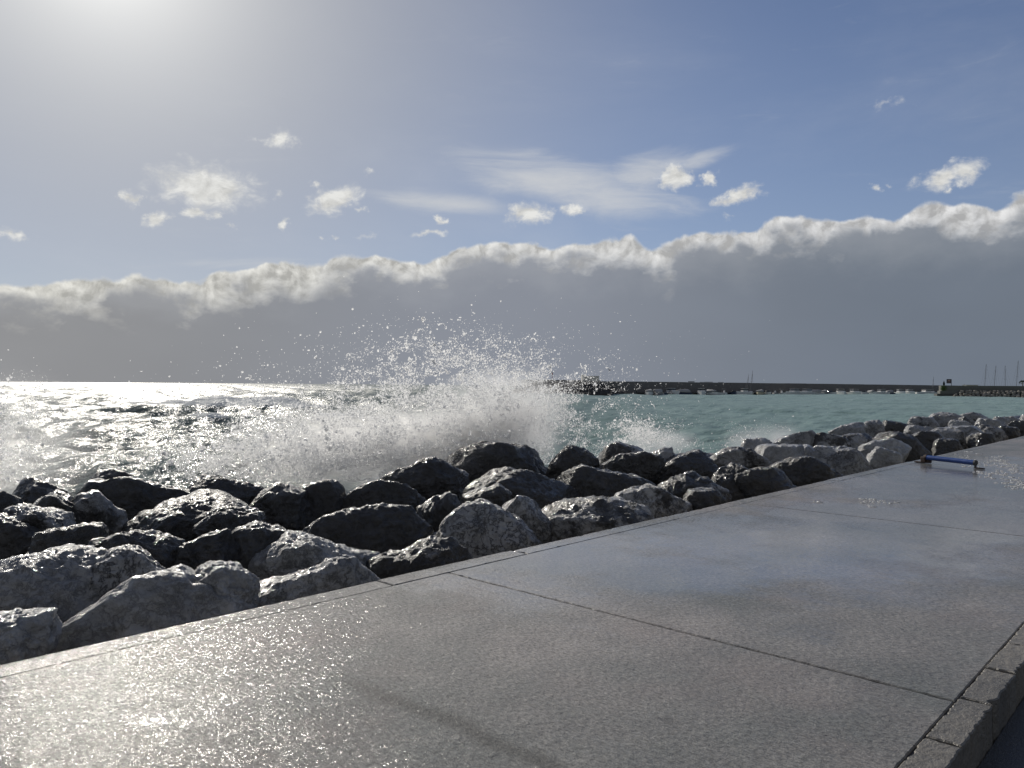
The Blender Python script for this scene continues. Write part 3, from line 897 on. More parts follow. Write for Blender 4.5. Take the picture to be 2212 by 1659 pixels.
# x0, x1, top, bottom (as seen), darkness, veins, warmth, skyline, label
ROCKS = [
    (-60, 92, 1312, 1440, .15, .5, .0, None, 'pale grey boulder cut by the left border, lowest of the bank'),
    (38, 530, 1219, 1405, .20, .45, .0, (.40, .52, .70, .92, 1.0, .78, .50), 'longest pale grey boulder, with a rising back, beside the promenade edge on the left'),
    (-75, 225, 1182, 1325, .30, .5, .15, (1, .92, .85, .86, .92, 1.0, .95), 'broad pale boulder with a dark upright stain at the left border'),
    (208, 352, 1170, 1260, .22, .9, .0, (.8, .9, 1.0, .8, .5), 'pale two-faced boulder with a sunlit flat top behind the longest boulder'),
    (186, 366, 1139, 1200, .55, .6, .0, (.6, .85, 1, 1, .9, .7), 'low shiny slab-like boulder behind the pale two-faced boulder'),
    (357, 520, 1135, 1222, .62, 1.0, .1, (.75, .9, 1, 1, .8), 'dark rounded boulder netted with pale veins, left of the pointed pale boulder'),
    (485, 628, 1125, 1185, .78, .5, .0, (.6, .85, 1, .95, .6), 'flat black boulder with a glossy back behind the pointed pale boulder'),
    (550, 798, 1139, 1235, .25, .6, .05, (.45, .75, 1.0, .88, .72, .62, .55), 'pale boulder with a pointed top and a long right slope'),
    (405, 540, 1209, 1275, .12, .4, .0, (.8, 1, .95, 1, .8), 'small pale chunk wedged between the two longest boulders'),
    (513, 868, 1194, 1315, .22, .65, .0, (.50, .66, .80, .90, 1.0, .75, .48), 'long pale boulder with black veins touching the promenade edge, peak right of its middle'),
    (795, 1013, 1150, 1245, .62, .5, .6, (.62, .70, .72, .95, 1.0, .7), 'brown and black boulder at the promenade edge, right of the long pale one'),
    (926, 1170, 1067, 1210, .38, .9, .0, (.5, .85, 1, 1, .9, .75, .5), 'big round boulder marbled pale and black at the promenade edge'),
    (672, 916, 1075, 1185, .80, .45, .0, (.7, .95, 1, .97, .85, .6), 'long black boulder with a shiny pale back left of the marbled round one'),
    (523, 674, 1035, 1140, .80, .4, .0, (.5, .8, 1, .85, .6), 'black boulder with a peaked glistening top behind the pointed pale one'),
    (300, 510, 1061, 1155, .74, .5, .0, (.55, .75, .9, 1, 1, .7), 'dark boulder with a broad glittering sloped back'),
    (194, 422, 1017, 1105, .88, .4, .0, (.6, .85, 1, 1, .9, .6), 'large dark boulder on the crest under the lone black knob'),
    (287, 368, 994, 1035, .92, .3, .2, (.7, 1, .95, .7), 'black knob topping the left part of the bank'),
    (205, 288, 1009, 1045, .92, .3, .0, (.7, 1, .9), 'flat dark boulder left of the black knob'),
    (157, 264, 1048, 1150, .50, .4, .1, (.8, 1, .95, .6, .4), 'upright grey boulder with a tilted flank left of the glittering slope'),
    (45, 128, 1027, 1075, .85, .3, .1, (.9, 1, .8, .6), 'dark boulder dimmed by the spray near the left border'),
    (-30, 52, 1053, 1100, .85, .3, .0, (1, 1, .8), 'dark boulder at the left border below the drifting spray'),
    (88, 158, 1056, 1095, .88, .3, .0, (.7, 1, .7), 'small dark boulder right of the spray-dimmed boulder'),
    (14, 132, 1085, 1130, .45, .5, .0, (.8, 1, .8, .6), 'flat pale-topped boulder near the left border'),
    (-45, 84, 1100, 1172, .75, .5, .0, (1, 1, .9, .6), 'glossy dark boulder at the left border above the stained one'),
    (80, 215, 1128, 1200, .9, .4, .0, None, 'black filler boulder added for the shaded hollow below the upright grey one'),  # filler in a shadow gap; its darkness paints the shade there
    (408, 592, 1020, 1070, .92, .3, .1, (.85, 1, .95, .9, .7), 'flat-topped black boulder on the crest left of the splash foot'),
    (632, 742, 1030, 1088, .92, .3, .2, None, 'black boulder under the left foot of the splash'),
    (560, 660, 1040, 1085, .92, .3, .2, None, 'small black boulder behind the peaked glistening one'),
    (732, 908, 1028, 1098, .88, .3, .5, (.6, .95, 1, .9, .6), 'round dark brown boulder below the middle of the splash'),
    (829, 998, 979, 1062, .88, .35, .4, (.8, 1, .95, .8, .6), 'dark boulder sprinkled with white drops left of the largest dark one'),
    (952, 1184, 945, 1040, .95, .3, .35, (.45, .8, .95, 1, 1, .95, .6), 'largest dark rounded boulder standing highest on the crest in the splash'),
    (905, 1012, 1055, 1140, .75, .6, .1, (.8, 1, 1, .8), 'dark boulder tucked behind the marbled round one'),
    (994, 1246, 1003, 1082, .70, .3, .3, (.5, .8, 1, .95, .9, .75, .7), 'wide smooth grey-brown boulder with a black right end below the largest dark one'),
    (1088, 1184, 1059, 1140, .42, .9, .0, (.8, 1, .9, .7), 'knobbly pale boulder between the marbled round one and the flat slab'),
    (1172, 1432, 1062, 1165, .48, .8, .2, (.9, 1, 1, 1, .98, .95, .8), 'flat-topped slab boulder with a patched pale and black front at the promenade edge'),
    (1180, 1292, 957, 1025, .62, .3, .6, (.6, .9, 1, .9, .6), 'brown domed boulder on the crest right of the largest dark one'),
    (1300, 1400, 949, 1008, .55, .3, .5, (.8, 1, .95, .7), 'grey-brown domed boulder in front of the small right splash'),
    (1303, 1428, 969, 1020, .82, .6, .0, (.5, .85, 1, .8), 'dark glistening boulder in front of the grey-brown dome'),
    (1402, 1548, 967, 1025, .92, .4, .2, (.55, .7, .95, 1, 1, .7), 'black rounded boulder with a low left shoulder'),
    (1218, 1413, 998, 1070, .80, .4, .4, (.8, 1, .9, .85, .7), 'wide dark boulder speckled with drops behind the flat slab'),
    (1407, 1456, 963, 990, .40, .2, .2, None, 'small grey boulder veiled by the small right splash'),
    (1311, 1480, 1040, 1110, .40, .9, .0, (.5, .85, 1, .9, .8), 'rough pale lumpy boulder behind the flat slab'),
    (1397, 1562, 1009, 1098, .52, 1.0, .2, (.6, .85, 1, 1, .9), 'boulder marbled black and cream right of the lumpy one'),
    (1543, 1655, 994, 1072, .97, .3, .0, None, 'black boulder in shade right of the cream marbled one'),
    (1540, 1652, 960, 1010, .42, .3, .4, (.6, .9, 1, .9, .6), 'mist-veiled grey dome on the crest right of the black shouldered one'),
    (1585, 1715, 1001, 1068, .97, .3, .0, (.9, 1, .9, .7), 'low black boulder at the promenade edge before the bank turns paler'),
    (1606, 1674, 942, 980, .25, .3, .1, (1, .9, .8), 'pale pointed boulder in thin spray at the end of the misty gap'),
    (1670, 1758, 925, 965, .25, .6, .1, (.6, .8, .9, 1.0), 'pale jagged boulder with a square right end on the crest'),
    (1642, 1728, 956, 1003, .28, .4, .1, None, 'pale misted boulder below the jagged one'),
    (1672, 1816, 979, 1042, .72, .4, .2, (.75, 1, 1, .9, .7), 'dark rounded boulder at the promenade edge below the pale misted ones'),
    (1741, 1870, 958, 1020, .35, .8, .0, (.7, 1, .9, 1, .8), 'pale knobbly boulder left of the blue barrier'),
    (1757, 1834, 931, 960, .55, .4, .1, (.7, 1, .95, .9), 'long grey boulder behind the knobbly one'),
    (1722, 1772, 958, 985, .22, .4, .0, None, 'small pale boulder between the misted and knobbly ones'),
    (1800, 1862, 909, 938, .35, .6, .0, (.5, .8, 1, 1), 'grey wedge boulder on the skyline of the right stretch'),
    (1856, 1904, 904, 938, .25, .7, .0, (.6, .9, 1, 1), 'pale boulder right of the grey wedge on the skyline'),
    (1814, 1902, 933, 965, .50, .4, .1, None, 'grey boulder below the wedge'),
    (1864, 1952, 942, 993, .22, .4, .0, (.7, 1, .9, .7), 'pale bright-topped boulder above the left end of the blue barrier'),
    (1889, 1994, 927, 988, .66, .3, .1, (.6, .95, 1, .9, .6), 'rounded dark grey boulder right of the bright-topped one'),
    (1909, 1969, 906, 928, .70, .4, .0, None, 'low dark boulder on the skyline'),
    (1966, 2031, 926, 978, .62, .4, .1, None, 'dark grey boulder at the edge above the blue barrier'),
    (1968, 2020, 897, 922, .45, .6, .0, None, 'half dark boulder at the left end of the high cluster'),
    (2016, 2075, 888, 914, .28, .5, .3, None, 'greenish pale boulder topping the high cluster'),
    (2011, 2076, 920, 956, .45, .5, .1, None, 'grey boulder under the greenish one'),
    (2084, 2128, 888, 912, .42, .6, .1, (.9, 1, .9, .6), 'square-shouldered boulder right of the greenish one'),
    (2034, 2114, 916, 951, .40, .7, .0, None, 'wide rough boulder in the middle of the right cluster'),
    (2073, 2092, 898, 918, .75, .3, .0, None, 'little dark boulder in the notch of the high cluster'),
    (2114, 2163, 902, 922, .22, .4, .0, None, 'pale low boulder right of the square-shouldered one'),
    (2111, 2165, 914, 948, .50, .4, .0, None, 'grey boulder near the right border above the promenade edge'),
    (2148, 2176, 898, 917, .30, .3, .1, None, 'small pale boulder left of the cream one'),
    (2160, 2208, 897, 924, .05, .2, .5, (.5, .9, 1, .8, .5), 'cream peaked boulder, brightest near the right border'),
    (2188, 2236, 905, 937, .72, .4, .0, None, 'dark boulder cut by the right border'),
    (2022, 2069, 943, 978, .78, .3, .1, None, 'dark shaded boulder at the edge right of the blue barrier'),
    (1960, 2008, 916, 938, .35, .5, .0, None, 'little pale boulder above the dark grey one by the barrier'),
    (2162, 2194, 917, 941, .78, .3, .2, None, 'dark brown boulder below the cream one'),
    (2056, 2092, 905, 921, .35, .5, .0, None, 'small boulder under the notch of the high cluster'),
    (1880, 1938, 962, 993, .20, .3, .1, None, 'smooth pale boulder just above the promenade edge left of the barrier'),
    (2096, 2140, 930, 962, .60, .4, .0, None, 'grey boulder at the edge, second from the right border'),
    (1480, 1560, 1050, 1098, .70, .6, .2, None, 'half-buried dark boulder at the foot of the cream marbled one'),
    (440, 560, 1085, 1150, .9, .4, .0, None, 'black boulder in the shade behind the flat black one'),
    (1010, 1100, 1040, 1100, .9, .4, .1, None, 'black boulder in the shade above the marbled round one'),
    (-130, -40, 1090, 1180, .5, .5, .0, None, None), (-220, -60, 1200, 1340, .3, .5, 0, None, None), (-160, -30, 1040, 1100, .8, .4, 0, None, None),
    (2232, 2290, 898, 930, .3, .5, 0, None, None), (2210, 2260, 892, 910, .4, .5, .1, None, None), (2280, 2350, 890, 920, .3, .5, .1, None, None),
]
EXTRA_LABEL = 'boulder of the bank just beyond the picture border'
for idx, (x0, x1, yt, yb, dk, vn, wm, prof, lab) in enumerate(ROCKS):
    xc = (x0 + x1) / 2
    X, Y, z, dep = hit(xc, yt + 0.06 * (yb - yt))
    k = dep / F_PX
    dist = math.hypot(X, Y)
    rx = 1.16 * (x1 - x0) / 2 * k * (dist / dep) ** .5
    hgt = (yb - yt) * k
    rz = max(0.80 * hgt, 0.60 * rx, 0.30)
    ry = float(np.clip(0.56 * rx + 0.15 * rz, 0.3, 1.1))
    if x1 - x0 > 300:
        ry = 0.42 * rx
    bearing = math.atan2(X, Y)
    # long boulders by the edge lie along it
    yaw = -bearing
    sub = 6 if (x1 - x0) > 110 else 5
    V, Fc = rock_verts(rx, ry, rz, sub, 100 + idx, prof, rough=1.0)
    top = V[:, 2].max()
    p = NX * X + NY * Y
    pn_min = (P_EDGE + 0.10)
    o = link('boulder', mesh_arrays('boulder', V, Fc), MAT_ROCK, loc=(X, Y, z - top), rotz=yaw)
    # keep clear of the promenade: slide seaward until the near side clears the edge
    c_, s_ = math.cos(yaw), math.sin(yaw)
    wx = V[:, 0] * c_ - V[:, 1] * s_ + X; wy = V[:, 0] * s_ + V[:, 1] * c_ + Y
    sel = V[:, 2] > (-(z - top) - 0.9)
    pmin = (NX * wx + NY * wy)[sel].min()
    if pmin < pn_min:
        # slide along the line of sight so that it keeps its place in the view
        ux, uy = X / dist, Y / dist
        g = NX * ux + NY * uy
        mv = (pn_min - pmin) / max(g, 0.35)
        f_ = (dist + mv) / dist
        o.location = (X + ux * mv, Y + uy * mv, CAM_Z + (z - CAM_Z) * f_ - top * f_)
        o.scale = (f_, f_, f_)
    o.color = (dk, vn, wm, 1.0)
    tag(o, lab or EXTRA_LABEL, 'boulder', 'boulders of the rock bank')

# ------------------------------------------------------------------ blue barrier lying on the promenade
MAT_BLUE = simple('blue_paint', (0.012, 0.055, 0.23), 0.35, var=0.25, scale=9)
MAT_RUST = simple('rusty_iron', (0.05, 0.028, 0.02), 0.7, var=0.5, scale=25)
MAT_DKMET = simple('dark_metal', (0.05, 0.05, 0.055), 0.5, var=0.3)


def ground_at(x, y):
    d = ray(x, y)
    t_ = -CAM_Z / d[2]
    return Vector((d[0] * t_, d[1] * t_, 0.0))


a = ground_at(1992, 1000); b_ = ground_at(2112, 1013)
L = (b_ - a).length
rz_ = math.atan2(b_.y - a.y, b_.x - a.x)
bar = empty('barrier', (a.x, a.y, 0.004), rz_, 'blue tube on two low rusty feet lying across the wet promenade', 'barrier')
mb = MB(); mb.tube((0.10, 0, 0.115), (L - 0.06, 0, 0.105), 0.048, seg=24)
tb = mb.build('tube', MAT_BLUE, bar, smooth=True)
md = tb.modifiers.new('edge', 'EDGE_SPLIT'); md.split_angle = R(40)
mb = MB(); mb.tube((L - 0.062, 0, 0.105), (L - 0.03, 0, 0.105), 0.053, seg=24); mb.build('end_cap', MAT_DKMET, bar)
mb = MB(); mb.tube((0.06, 0, 0.115), (0.115, 0, 0.115), 0.054, seg=24); mb.build('end_cap', MAT_RUST, bar)
mb = MB(); mb.box(0.055, 0, 0.07, 0.11, 0.12, 0.12, bev=0.02); mb.box(0.13, 0.02, 0.05, 0.08, 0.09, 0.09, bev=0.015); mb.build('bracket', MAT_RUST, bar)
mb = MB(); mb.box(L - 0.045, 0, 0.035, 0.022, 0.04, 0.07, bev=0.004); mb.build('bracket', MAT_DKMET, bar)
mb = MB(); mb.box(-0.04, 0, 0.012, 0.22, 0.08, 0.022, bev=0.006); mb.build('foot', MAT_RUST, bar)
mb = MB(); mb.box(L + 0.03, 0, 0.012, 0.18, 0.07, 0.022, bev=0.006); mb.build('foot', MAT_RUST, bar)

# ------------------------------------------------------------------ harbour: breakwater, boats, far quay
MAT_WALL = simple('breakwater_concrete', (0.175, 0.168, 0.163), 0.9, var=0.22, scale=0.25)
MAT_ARM = simple('armour_rock', (0.060, 0.056, 0.055), 0.9, var=0.5, scale=0.8)
MAT_HUT = simple('pale_render', (0.72, 0.69, 0.62), 0.9, var=0.12, scale=0.6)
MAT_WHITE = simple('boat_white', (0.74, 0.74, 0.73), 0.35, var=0.08)
MAT_GREYB = simple('boat_cover', (0.33, 0.33, 0.33), 0.8, var=0.15)
MAT_NAVY = simple('boat_navy', (0.03, 0.045, 0.09), 0.4, var=0.2)
MAT_CREAM = simple('boat_cream', (0.55, 0.50, 0.36), 0.6, var=0.1)
MAT_GLASS = simple('dark_glass', (0.02, 0.025, 0.03), 0.15, var=0.2)
MAT_QUAY = simple('quay_concrete', (0.15, 0.15, 0.135), 0.9, var=0.2, scale=0.3)
MAT_QUAYD = simple('quay_wet_concrete', (0.06, 0.06, 0.055), 0.6, var=0.35, scale=0.5)
MAT_MAST = simple('mast_metal', (0.13, 0.13, 0.14), 0.5, var=0.1)
MAT_SIGN = simple('sign_panel', (0.018, 0.018, 0.03), 0.5, var=0.2)
MAT_SIGNP = simple('sign_print', (0.50, 0.33, 0.28), 0.6, var=0.1)
MAT_LEAFD = simple('cypress_leaf', (0.018, 0.035, 0.022), 0.8, var=0.4, scale=5)
MAT_LEAFG = simple('shrub_leaf', (0.10, 0.16, 0.045), 0.8, var=0.35, scale=4)
MAT_PALM = simple('palm_leaf', (0.035, 0.065, 0.03), 0.7, var=0.4, scale=3)
MAT_BARK = simple('bark', (0.10, 0.08, 0.06), 0.9, var=0.3, scale=5)
MAT_RED = simple('red_paint', (0.30, 0.03, 0.025), 0.5, var=0.2)


def px(xf, d):
    """world point on the sea plane under full-size picture column xf at depth d"""
    return ((xf - 2016) / 3024 * d, d)


# breakwater wall: a long straight wall behind the boats
wall_pts = [px(2060, 296), px(2500, 312), px(3232, 392), px(3688, 492), px(4300, 700)]
bw = empty('breakwater', (wall_pts[0][0], wall_pts[0][1], SEA_Z), 0, 'long grey harbour breakwater wall behind the moored boats', 'breakwater')
mb = MB()
ox, oy = wall_pts[0]
rngw = random.Random(3)
segs = []
for (p0, p1) in zip(wall_pts[:-1], wall_pts[1:]):
    Ls = math.hypot(p1[0] - p0[0], p1[1] - p0[1])
    n_ = max(2, int(Ls / 14))
    for i in range(n_):
        f0, f1 = i / n_, (i + 1) / n_
        ax_, ay_ = p0[0] + (p1[0] - p0[0]) * f0, p0[1] + (p1[1] - p0[1]) * f0
        bx_, by_ = p0[0] + (p1[0] - p0[0]) * f1, p0[1] + (p1[1] - p0[1]) * f1
        hh = 5.35 + rngw.uniform(-.04, .04)
        if ax_ < 25:
            hh += 0.35
        rot = math.atan2(by_ - ay_, bx_ - ax_)
        mb.box((ax_ + bx_) / 2 - ox, (ay_ + by_) / 2 - oy, hh / 2 - 1, math.hypot(bx_ - ax_, by_ - ay_) - 0.06, 2.5, hh + 2, rotz=rot)
        segs.append(((ax_ + bx_) / 2, (ay_ + by_) / 2, rot))
mb.build('wall', MAT_WALL, bw)
mb = MB()
for (p0, p1) in zip(wall_pts[1:-1], wall_pts[2:]):
    rot = math.atan2(p1[1] - p0[1], p1[0] - p0[0])
    Ls = math.hypot(p1[0] - p0[0], p1[1] - p0[1])
    cx_, cy_ = (p0[0] + p1[0]) / 2 + math.sin(rot) * 4.5, (p0[1] + p1[1]) / 2 - math.cos(rot) * 4.5
    mb.box(cx_ - ox, cy_ - oy, -0.1, Ls, 6.3, 2.0, rotz=rot)
mb.build('quay', MAT_QUAYD, bw)
for xf, d_, wd, hh in ((2722, 334, 2.6, .35), (2790, 341, 4.2, .22), (2765, 338, 1.6, .15), (2838, 346, 2.2, .18)):
    X_, Y_ = px(xf, d_)
    MB().box(X_ - ox, Y_ - oy, 5.40 + hh / 2, wd, 1.4, hh, rotz=0.65).build('parapet_block', MAT_WALL, bw)


# armour mound round the head of the breakwater
def mound():
    nx_, ny_ = 190, 40
    xs = np.linspace(-1, 1, nx_); ys = np.linspace(-1, 1, ny_)
    Xg, Yg = np.meshgrid(xs, ys)
    half = 26.0
    prof = np.interp(Xg, [-1, -.72, -.42, -.1, .35, .62, .86, 1], [0.0, .42, .88, 1.0, .98, .86, .50, 0.0])
    h = 5.0 * prof * np.clip(1.35 - np.abs(Yg) * 1.35, 0, 1) ** .55 - 0.7
    Q = np.c_[Xg.ravel() * half / 1.7, Yg.ravel() * 9 / 1.7, np.zeros(Xg.size)]
    d = 0.75 * fbm(Q, 3, .6) + 0.5 * np.abs(perlin(Q * .9 + 4))
    V = np.c_[Xg.ravel() * half, Yg.ravel() * 9 - 0.5 * d, h.ravel() + d]
    i = np.arange(ny_ - 1)[:, None] * nx_ + np.arange(nx_ - 1)[None, :]
    Fc = np.stack([i, i + 1, i + nx_ + 1, i + nx_], -1).reshape(-1, 4)
    return mesh_arrays('armour_mound', V, Fc, smooth=False)


X_, Y_ = px(2215, 284)
o = link('armour_mound', mound(), MAT_ARM, bw, loc=(X_ - ox, Y_ - oy, 0), rotz=R(12))
tag(o, label='dark rough rock armour round the head')
# the hut and the beacon on the head
X_, Y_ = px(2324, 290)
hut = empty('hut', (X_, Y_, SEA_Z + 5.2), R(4), 'pale concrete box hut on the dark head of the breakwater', 'hut')
MB().box(0.6, 0, 0.95, 4.9, 3.2, 1.9, bev=0.05).build('wall', MAT_HUT, hut)
MB().box(-2.55, 0, 1.2, 1.4, 3.0, 2.4, bev=0.05).build('stair_tower', MAT_HUT, hut)
MB().box(0.6, 0, 1.94, 5.1, 3.4, 0.10).build('roof', MAT_WALL, hut)
X_, Y_ = px(2174, 288)
bea = empty('beacon', (X_, Y_, SEA_Z + 5.4), 0, 'thin red beacon post on the breakwater head seen through the splash', 'beacon')
MB().tube((0, 0, 0), (0, 0, 3.0), 0.10, 0.08).build('post', MAT_RED, bea)
MB().tube((0, 0, 2.2), (0, 0, 2.9), 0.28, 0.28).build('lantern_house', MAT_RED, bea)
MB().tube((0, 0, 2.9), (0, 0, 3.5), 0.12, 0.04).build('lamp', MAT_DKMET, bea)


def hull_mesh(L, B, Hh, bow=0.5):
    """a boat hull along +y with the bow at +y, keel down, deck closed"""
    ns, nc = 13, 9
    V = []
    for i in range(ns):
        f = i / (ns - 1)
        wdt = B / 2 * (1 - max(0, (f - .42) / .58) ** 2.2) * (0.9 + .1 * min(1, f * 4))
        sheer = Hh * (0.80 + 0.35 * f ** 2)
        for j in range(nc):
            g = j / (nc - 1) * 2 - 1
            V.append((wdt * math.copysign(abs(g) ** .45, g), L * (f - .5), -0.35 + (sheer + .35) * abs(g) ** 2.6 if abs(g) < 1 else sheer))
    Fq = []
    for i in range(ns - 1):
        for j in range(nc - 1):
            a_ = i * nc + j
            Fq.append((a_, a_ + 1, a_ + nc + 1, a_ + nc))
        Fq.append((i * nc + nc - 1, i * nc, (i + 1) * nc, (i + 1) * nc + nc - 1))   # deck
    me = bpy.data.meshes.new('hull')
    me.from_pydata(V, [], Fq + [tuple(range(nc))])
    me.update()
    return me


def boat_cruiser(root, L, B, m1=MAT_WHITE):
    link('hull', hull_mesh(L, B, 1.15), m1, root)
    MB().box(0, -L * .06, 1.65, B * .78, L * .36, 1.05, bev=.12, taper=.82).build('cabin', MAT_WHITE, root)
    MB().box(0, -L * .06, 1.80, B * .80, L * .355, 0.42, taper=.90).build('window', MAT_GLASS, root)
    MB().box(0, -L * .08, 2.22, B * .74, L * .40, 0.10, bev=.03).build('roof', MAT_GREYB, root)
    MB().tube((0, -L * .1, 2.25), (0, -L * .1, 3.6), .03, .02).build('aerial', MAT_MAST, root)


def boat_runabout(root, L, B, m1=MAT_WHITE):
    link('hull', hull_mesh(L, B, .95), m1, root)
    MB().box(0, L * .02, 1.2, B * .70, L * .22, .55, bev=.10, taper=.7).build('windscreen', MAT_GLASS, root)
    MB().box(0, -L * .44, .9, .42, .5, .9, bev=.08).build('outboard_motor', MAT_DKMET, root)


def boat_covered(root, L, B, m1=MAT_WHITE):
    link('hull', hull_mesh(L, B, .9), m1, root)
    V, Fc = rock_verts(B * .48, L * .40, .95, 3, int(L * 100), rough=.15)
    V[:, 2] = np.maximum(V[:, 2], -.1)
    link('canvas_cover', mesh_arrays('canvas_cover', V, Fc), MAT_GREYB, root, loc=(0, -L * .04, .95))


def boat_open(root, L, B, m1=MAT_WHITE):
    link('hull', hull_mesh(L, B, .75), m1, root)
    MB().box(0, -L * .05, 1.05, .7, .6, .9, bev=.08, taper=.8).build('console', MAT_WHITE, root)
    MB().box(0, -L * .08, 2.05, B * .6, L * .22, .08, bev=.02).build('awning', MAT_GREYB, root)
    for sx in (-1, 1):
        for sy in (-.16, 0.02):
            MB().tube((sx * B * .26, L * sy, .7), (sx * B * .26, L * sy, 2.05), .03).build('awning_post', MAT_MAST, root)


def boat_sail(root, L, B, Hm, lean=0.0):
    link('hull', hull_mesh(L, B, 1.1), MAT_WHITE, root)
    MB().box(0, -L * .02, 1.35, B * .5, L * .35, .45, bev=.08, taper=.85).build('cabin', MAT_WHITE, root)
    top_ = (Hm * lean, L * .08, Hm)
    MB().tube((0, L * .08, 1), top_, .10, .065).build('mast', MAT_MAST, root)
    MB().tube((0, L * .06, 2.1), (0, -L * .36, 2.2), .09).build('boom', MAT_NAVY, root)
    mb_ = MB()
    mb_.tube((0, L * .48, 1.3), top_, .018, seg=5); mb_.tube((0, -L * .48, 1.0), top_, .018, seg=5)
    for sx in (-1, 1):
        mb_.tube((sx * B * .45, L * .04, 1.0), (top_[0] * .9, top_[1], Hm * .9), .018, seg=5)
        mb_.tube((0, L * .08, Hm * .55), (sx * .6 + Hm * lean * .55, L * .08, Hm * .56), .03, seg=5)
    mb_.build('rigging', MAT_MAST, root)


# column, depth, builder, length, beam, hull colour, label
BOATS = [
    (2556, 308, 'covered', 5.5, 2.6, MAT_WHITE, 'boat under a grey cover, first right of the dark breakwater head'),
    (2592, 312, 'covered', 6.0, 2.9, MAT_GREYB, 'second covered boat from the breakwater head'),
    (2626, 315, 'open', 6.0, 2.3, MAT_NAVY, 'low dark-hulled boat with a console beside the covered pair'),
    (2648, 317, 'cruiser', 6.0, 2.5, MAT_WHITE, 'small upright white cabin boat near the breakwater head'),
    (2686, 320, 'covered', 6.2, 2.6, MAT_NAVY, 'dark-hulled covered boat left of the long cabin boat'),
    (2762, 328, 'cruiser', 8.5, 3.2, MAT_WHITE, 'long white cabin boat below the raised parapet blocks'),
    (2800, 331, 'covered', 5.5, 2.4, MAT_WHITE, 'white covered boat right of the long cabin boat'),
    (2822, 333, 'runabout', 5.5, 2.3, MAT_WHITE, 'white motorboat with tilted bow left of the two masts'),
    (2852, 336, 'open', 5.5, 2.2, MAT_WHITE, 'open white boat with awning left of the two masts'),
    (2888, 340, 'runabout', 5.0, 2.2, MAT_NAVY, 'low dark motorboat left of the two masts'),
    (2928, 344, 'cruiser', 5.8, 2.4, MAT_WHITE, 'white cabin boat just under the shorter of the two masts'),
    (2992, 350, 'covered', 5.5, 2.5, MAT_CREAM, 'boat with a cream yellow hull right of the two masts'),
    (3022, 353, 'runabout', 5.5, 2.3, MAT_WHITE, 'low white motorboat right of the cream one'),
    (3052, 356, 'open', 5.5, 2.2, MAT_GREYB, 'grey open boat between the cream one and the twin cruisers'),
    (3080, 359, 'open', 6.0, 2.4, MAT_WHITE, 'white open boat with a flat awning left of the twin cruisers'),
    (3125, 363, 'cruiser', 8.0, 3.4, MAT_WHITE, 'left one of the twin white cruisers with dark windows'),
    (3175, 368, 'cruiser', 8.0, 3.4, MAT_WHITE, 'right one of the twin white cruisers with dark windows'),
    (3212, 372, 'covered', 6.0, 2.8, MAT_WHITE, 'white covered boat right of the twin cruisers'),
    (3246, 376, 'covered', 5.5, 2.6, MAT_GREYB, 'grey covered boat in the middle of the row'),
    (3268, 378, 'runabout', 6.0, 2.5, MAT_WHITE, 'white motorboat with a dark slanted screen left of the biggest cruiser'),
    (3312, 383, 'cruiser', 9.0, 3.7, MAT_WHITE, 'biggest white cruiser with a wide dark window'),
    (3368, 390, 'cruiser', 8.0, 3.3, MAT_WHITE, 'white cruiser with dark windows right of the biggest one'),
    (3402, 395, 'runabout', 6.5, 2.8, MAT_WHITE, 'rounded white motorboat in the right half of the row'),
    (3434, 400, 'covered', 6.0, 2.6, MAT_WHITE, 'white covered boat left of the narrow cabin boat in the right half of the row'),
    (3468, 406, 'cruiser', 7.0, 2.9, MAT_WHITE, 'narrow upright white cabin boat left of the navy-hulled one'),
    (3500, 412, 'covered', 6.5, 3.0, MAT_NAVY, 'navy-hulled covered boat in the right half of the row'),
    (3548, 422, 'cruiser', 8.0, 3.2, MAT_WHITE, 'white cruiser with dark window, second big one from the quay'),
    (3584, 432, 'cruiser', 7.5, 3.2, MAT_WHITE, 'pale cabin cruiser left of the last yacht'),
    (3616, 440, 'runabout', 6.5, 2.8, MAT_WHITE, 'low white motorboat between the last two cruisers'),
    (3646, 450, 'cruiser', 10.0, 3.8, MAT_WHITE, 'large white yacht, last of the row before the far quay'),
]
BUILD = {'covered': boat_covered, 'open': boat_open, 'cruiser': boat_cruiser, 'runabout': boat_runabout}
rb = random.Random(9)
for (xf, d_, kind, L, B, mt, lab) in BOATS:
    X_, Y_ = px(xf, d_ * 0.985)
    rot = R(180) - math.atan2(X_, Y_) * 1.0 + R(rb.uniform(-62, 62))
    root = empty('moored_boat', (X_, Y_, SEA_Z + 0.05), rot, lab, 'boat', 'boats moored along the breakwater')
    BUILD[kind](root, L * 1.12, B * 1.12, mt)
    root.scale = (1.12, 1.12, 1.22)
for (xf, d_, L, Hm, lean, lab) in ((2940, 345, 8, 9.0, .10, 'sailing boat with the shorter of two close masts before the breakwater'),
                                   (2957, 347, 9, 10.8, .07, 'sailing boat with the taller of two close masts before the breakwater'),
                                   (3674, 455, 9, 10.3, .02, 'sailing boat with a thin mast just left of the far quay')):
    X_, Y_ = px(xf, d_)
    root = empty('sailing_boat', (X_, Y_, SEA_Z + 0.05), R(175) - math.atan2(X_, Y_), lab, 'sailing boat', 'sailing boats in the harbour')
    boat_sail(root, L, 2.8, Hm, -lean)

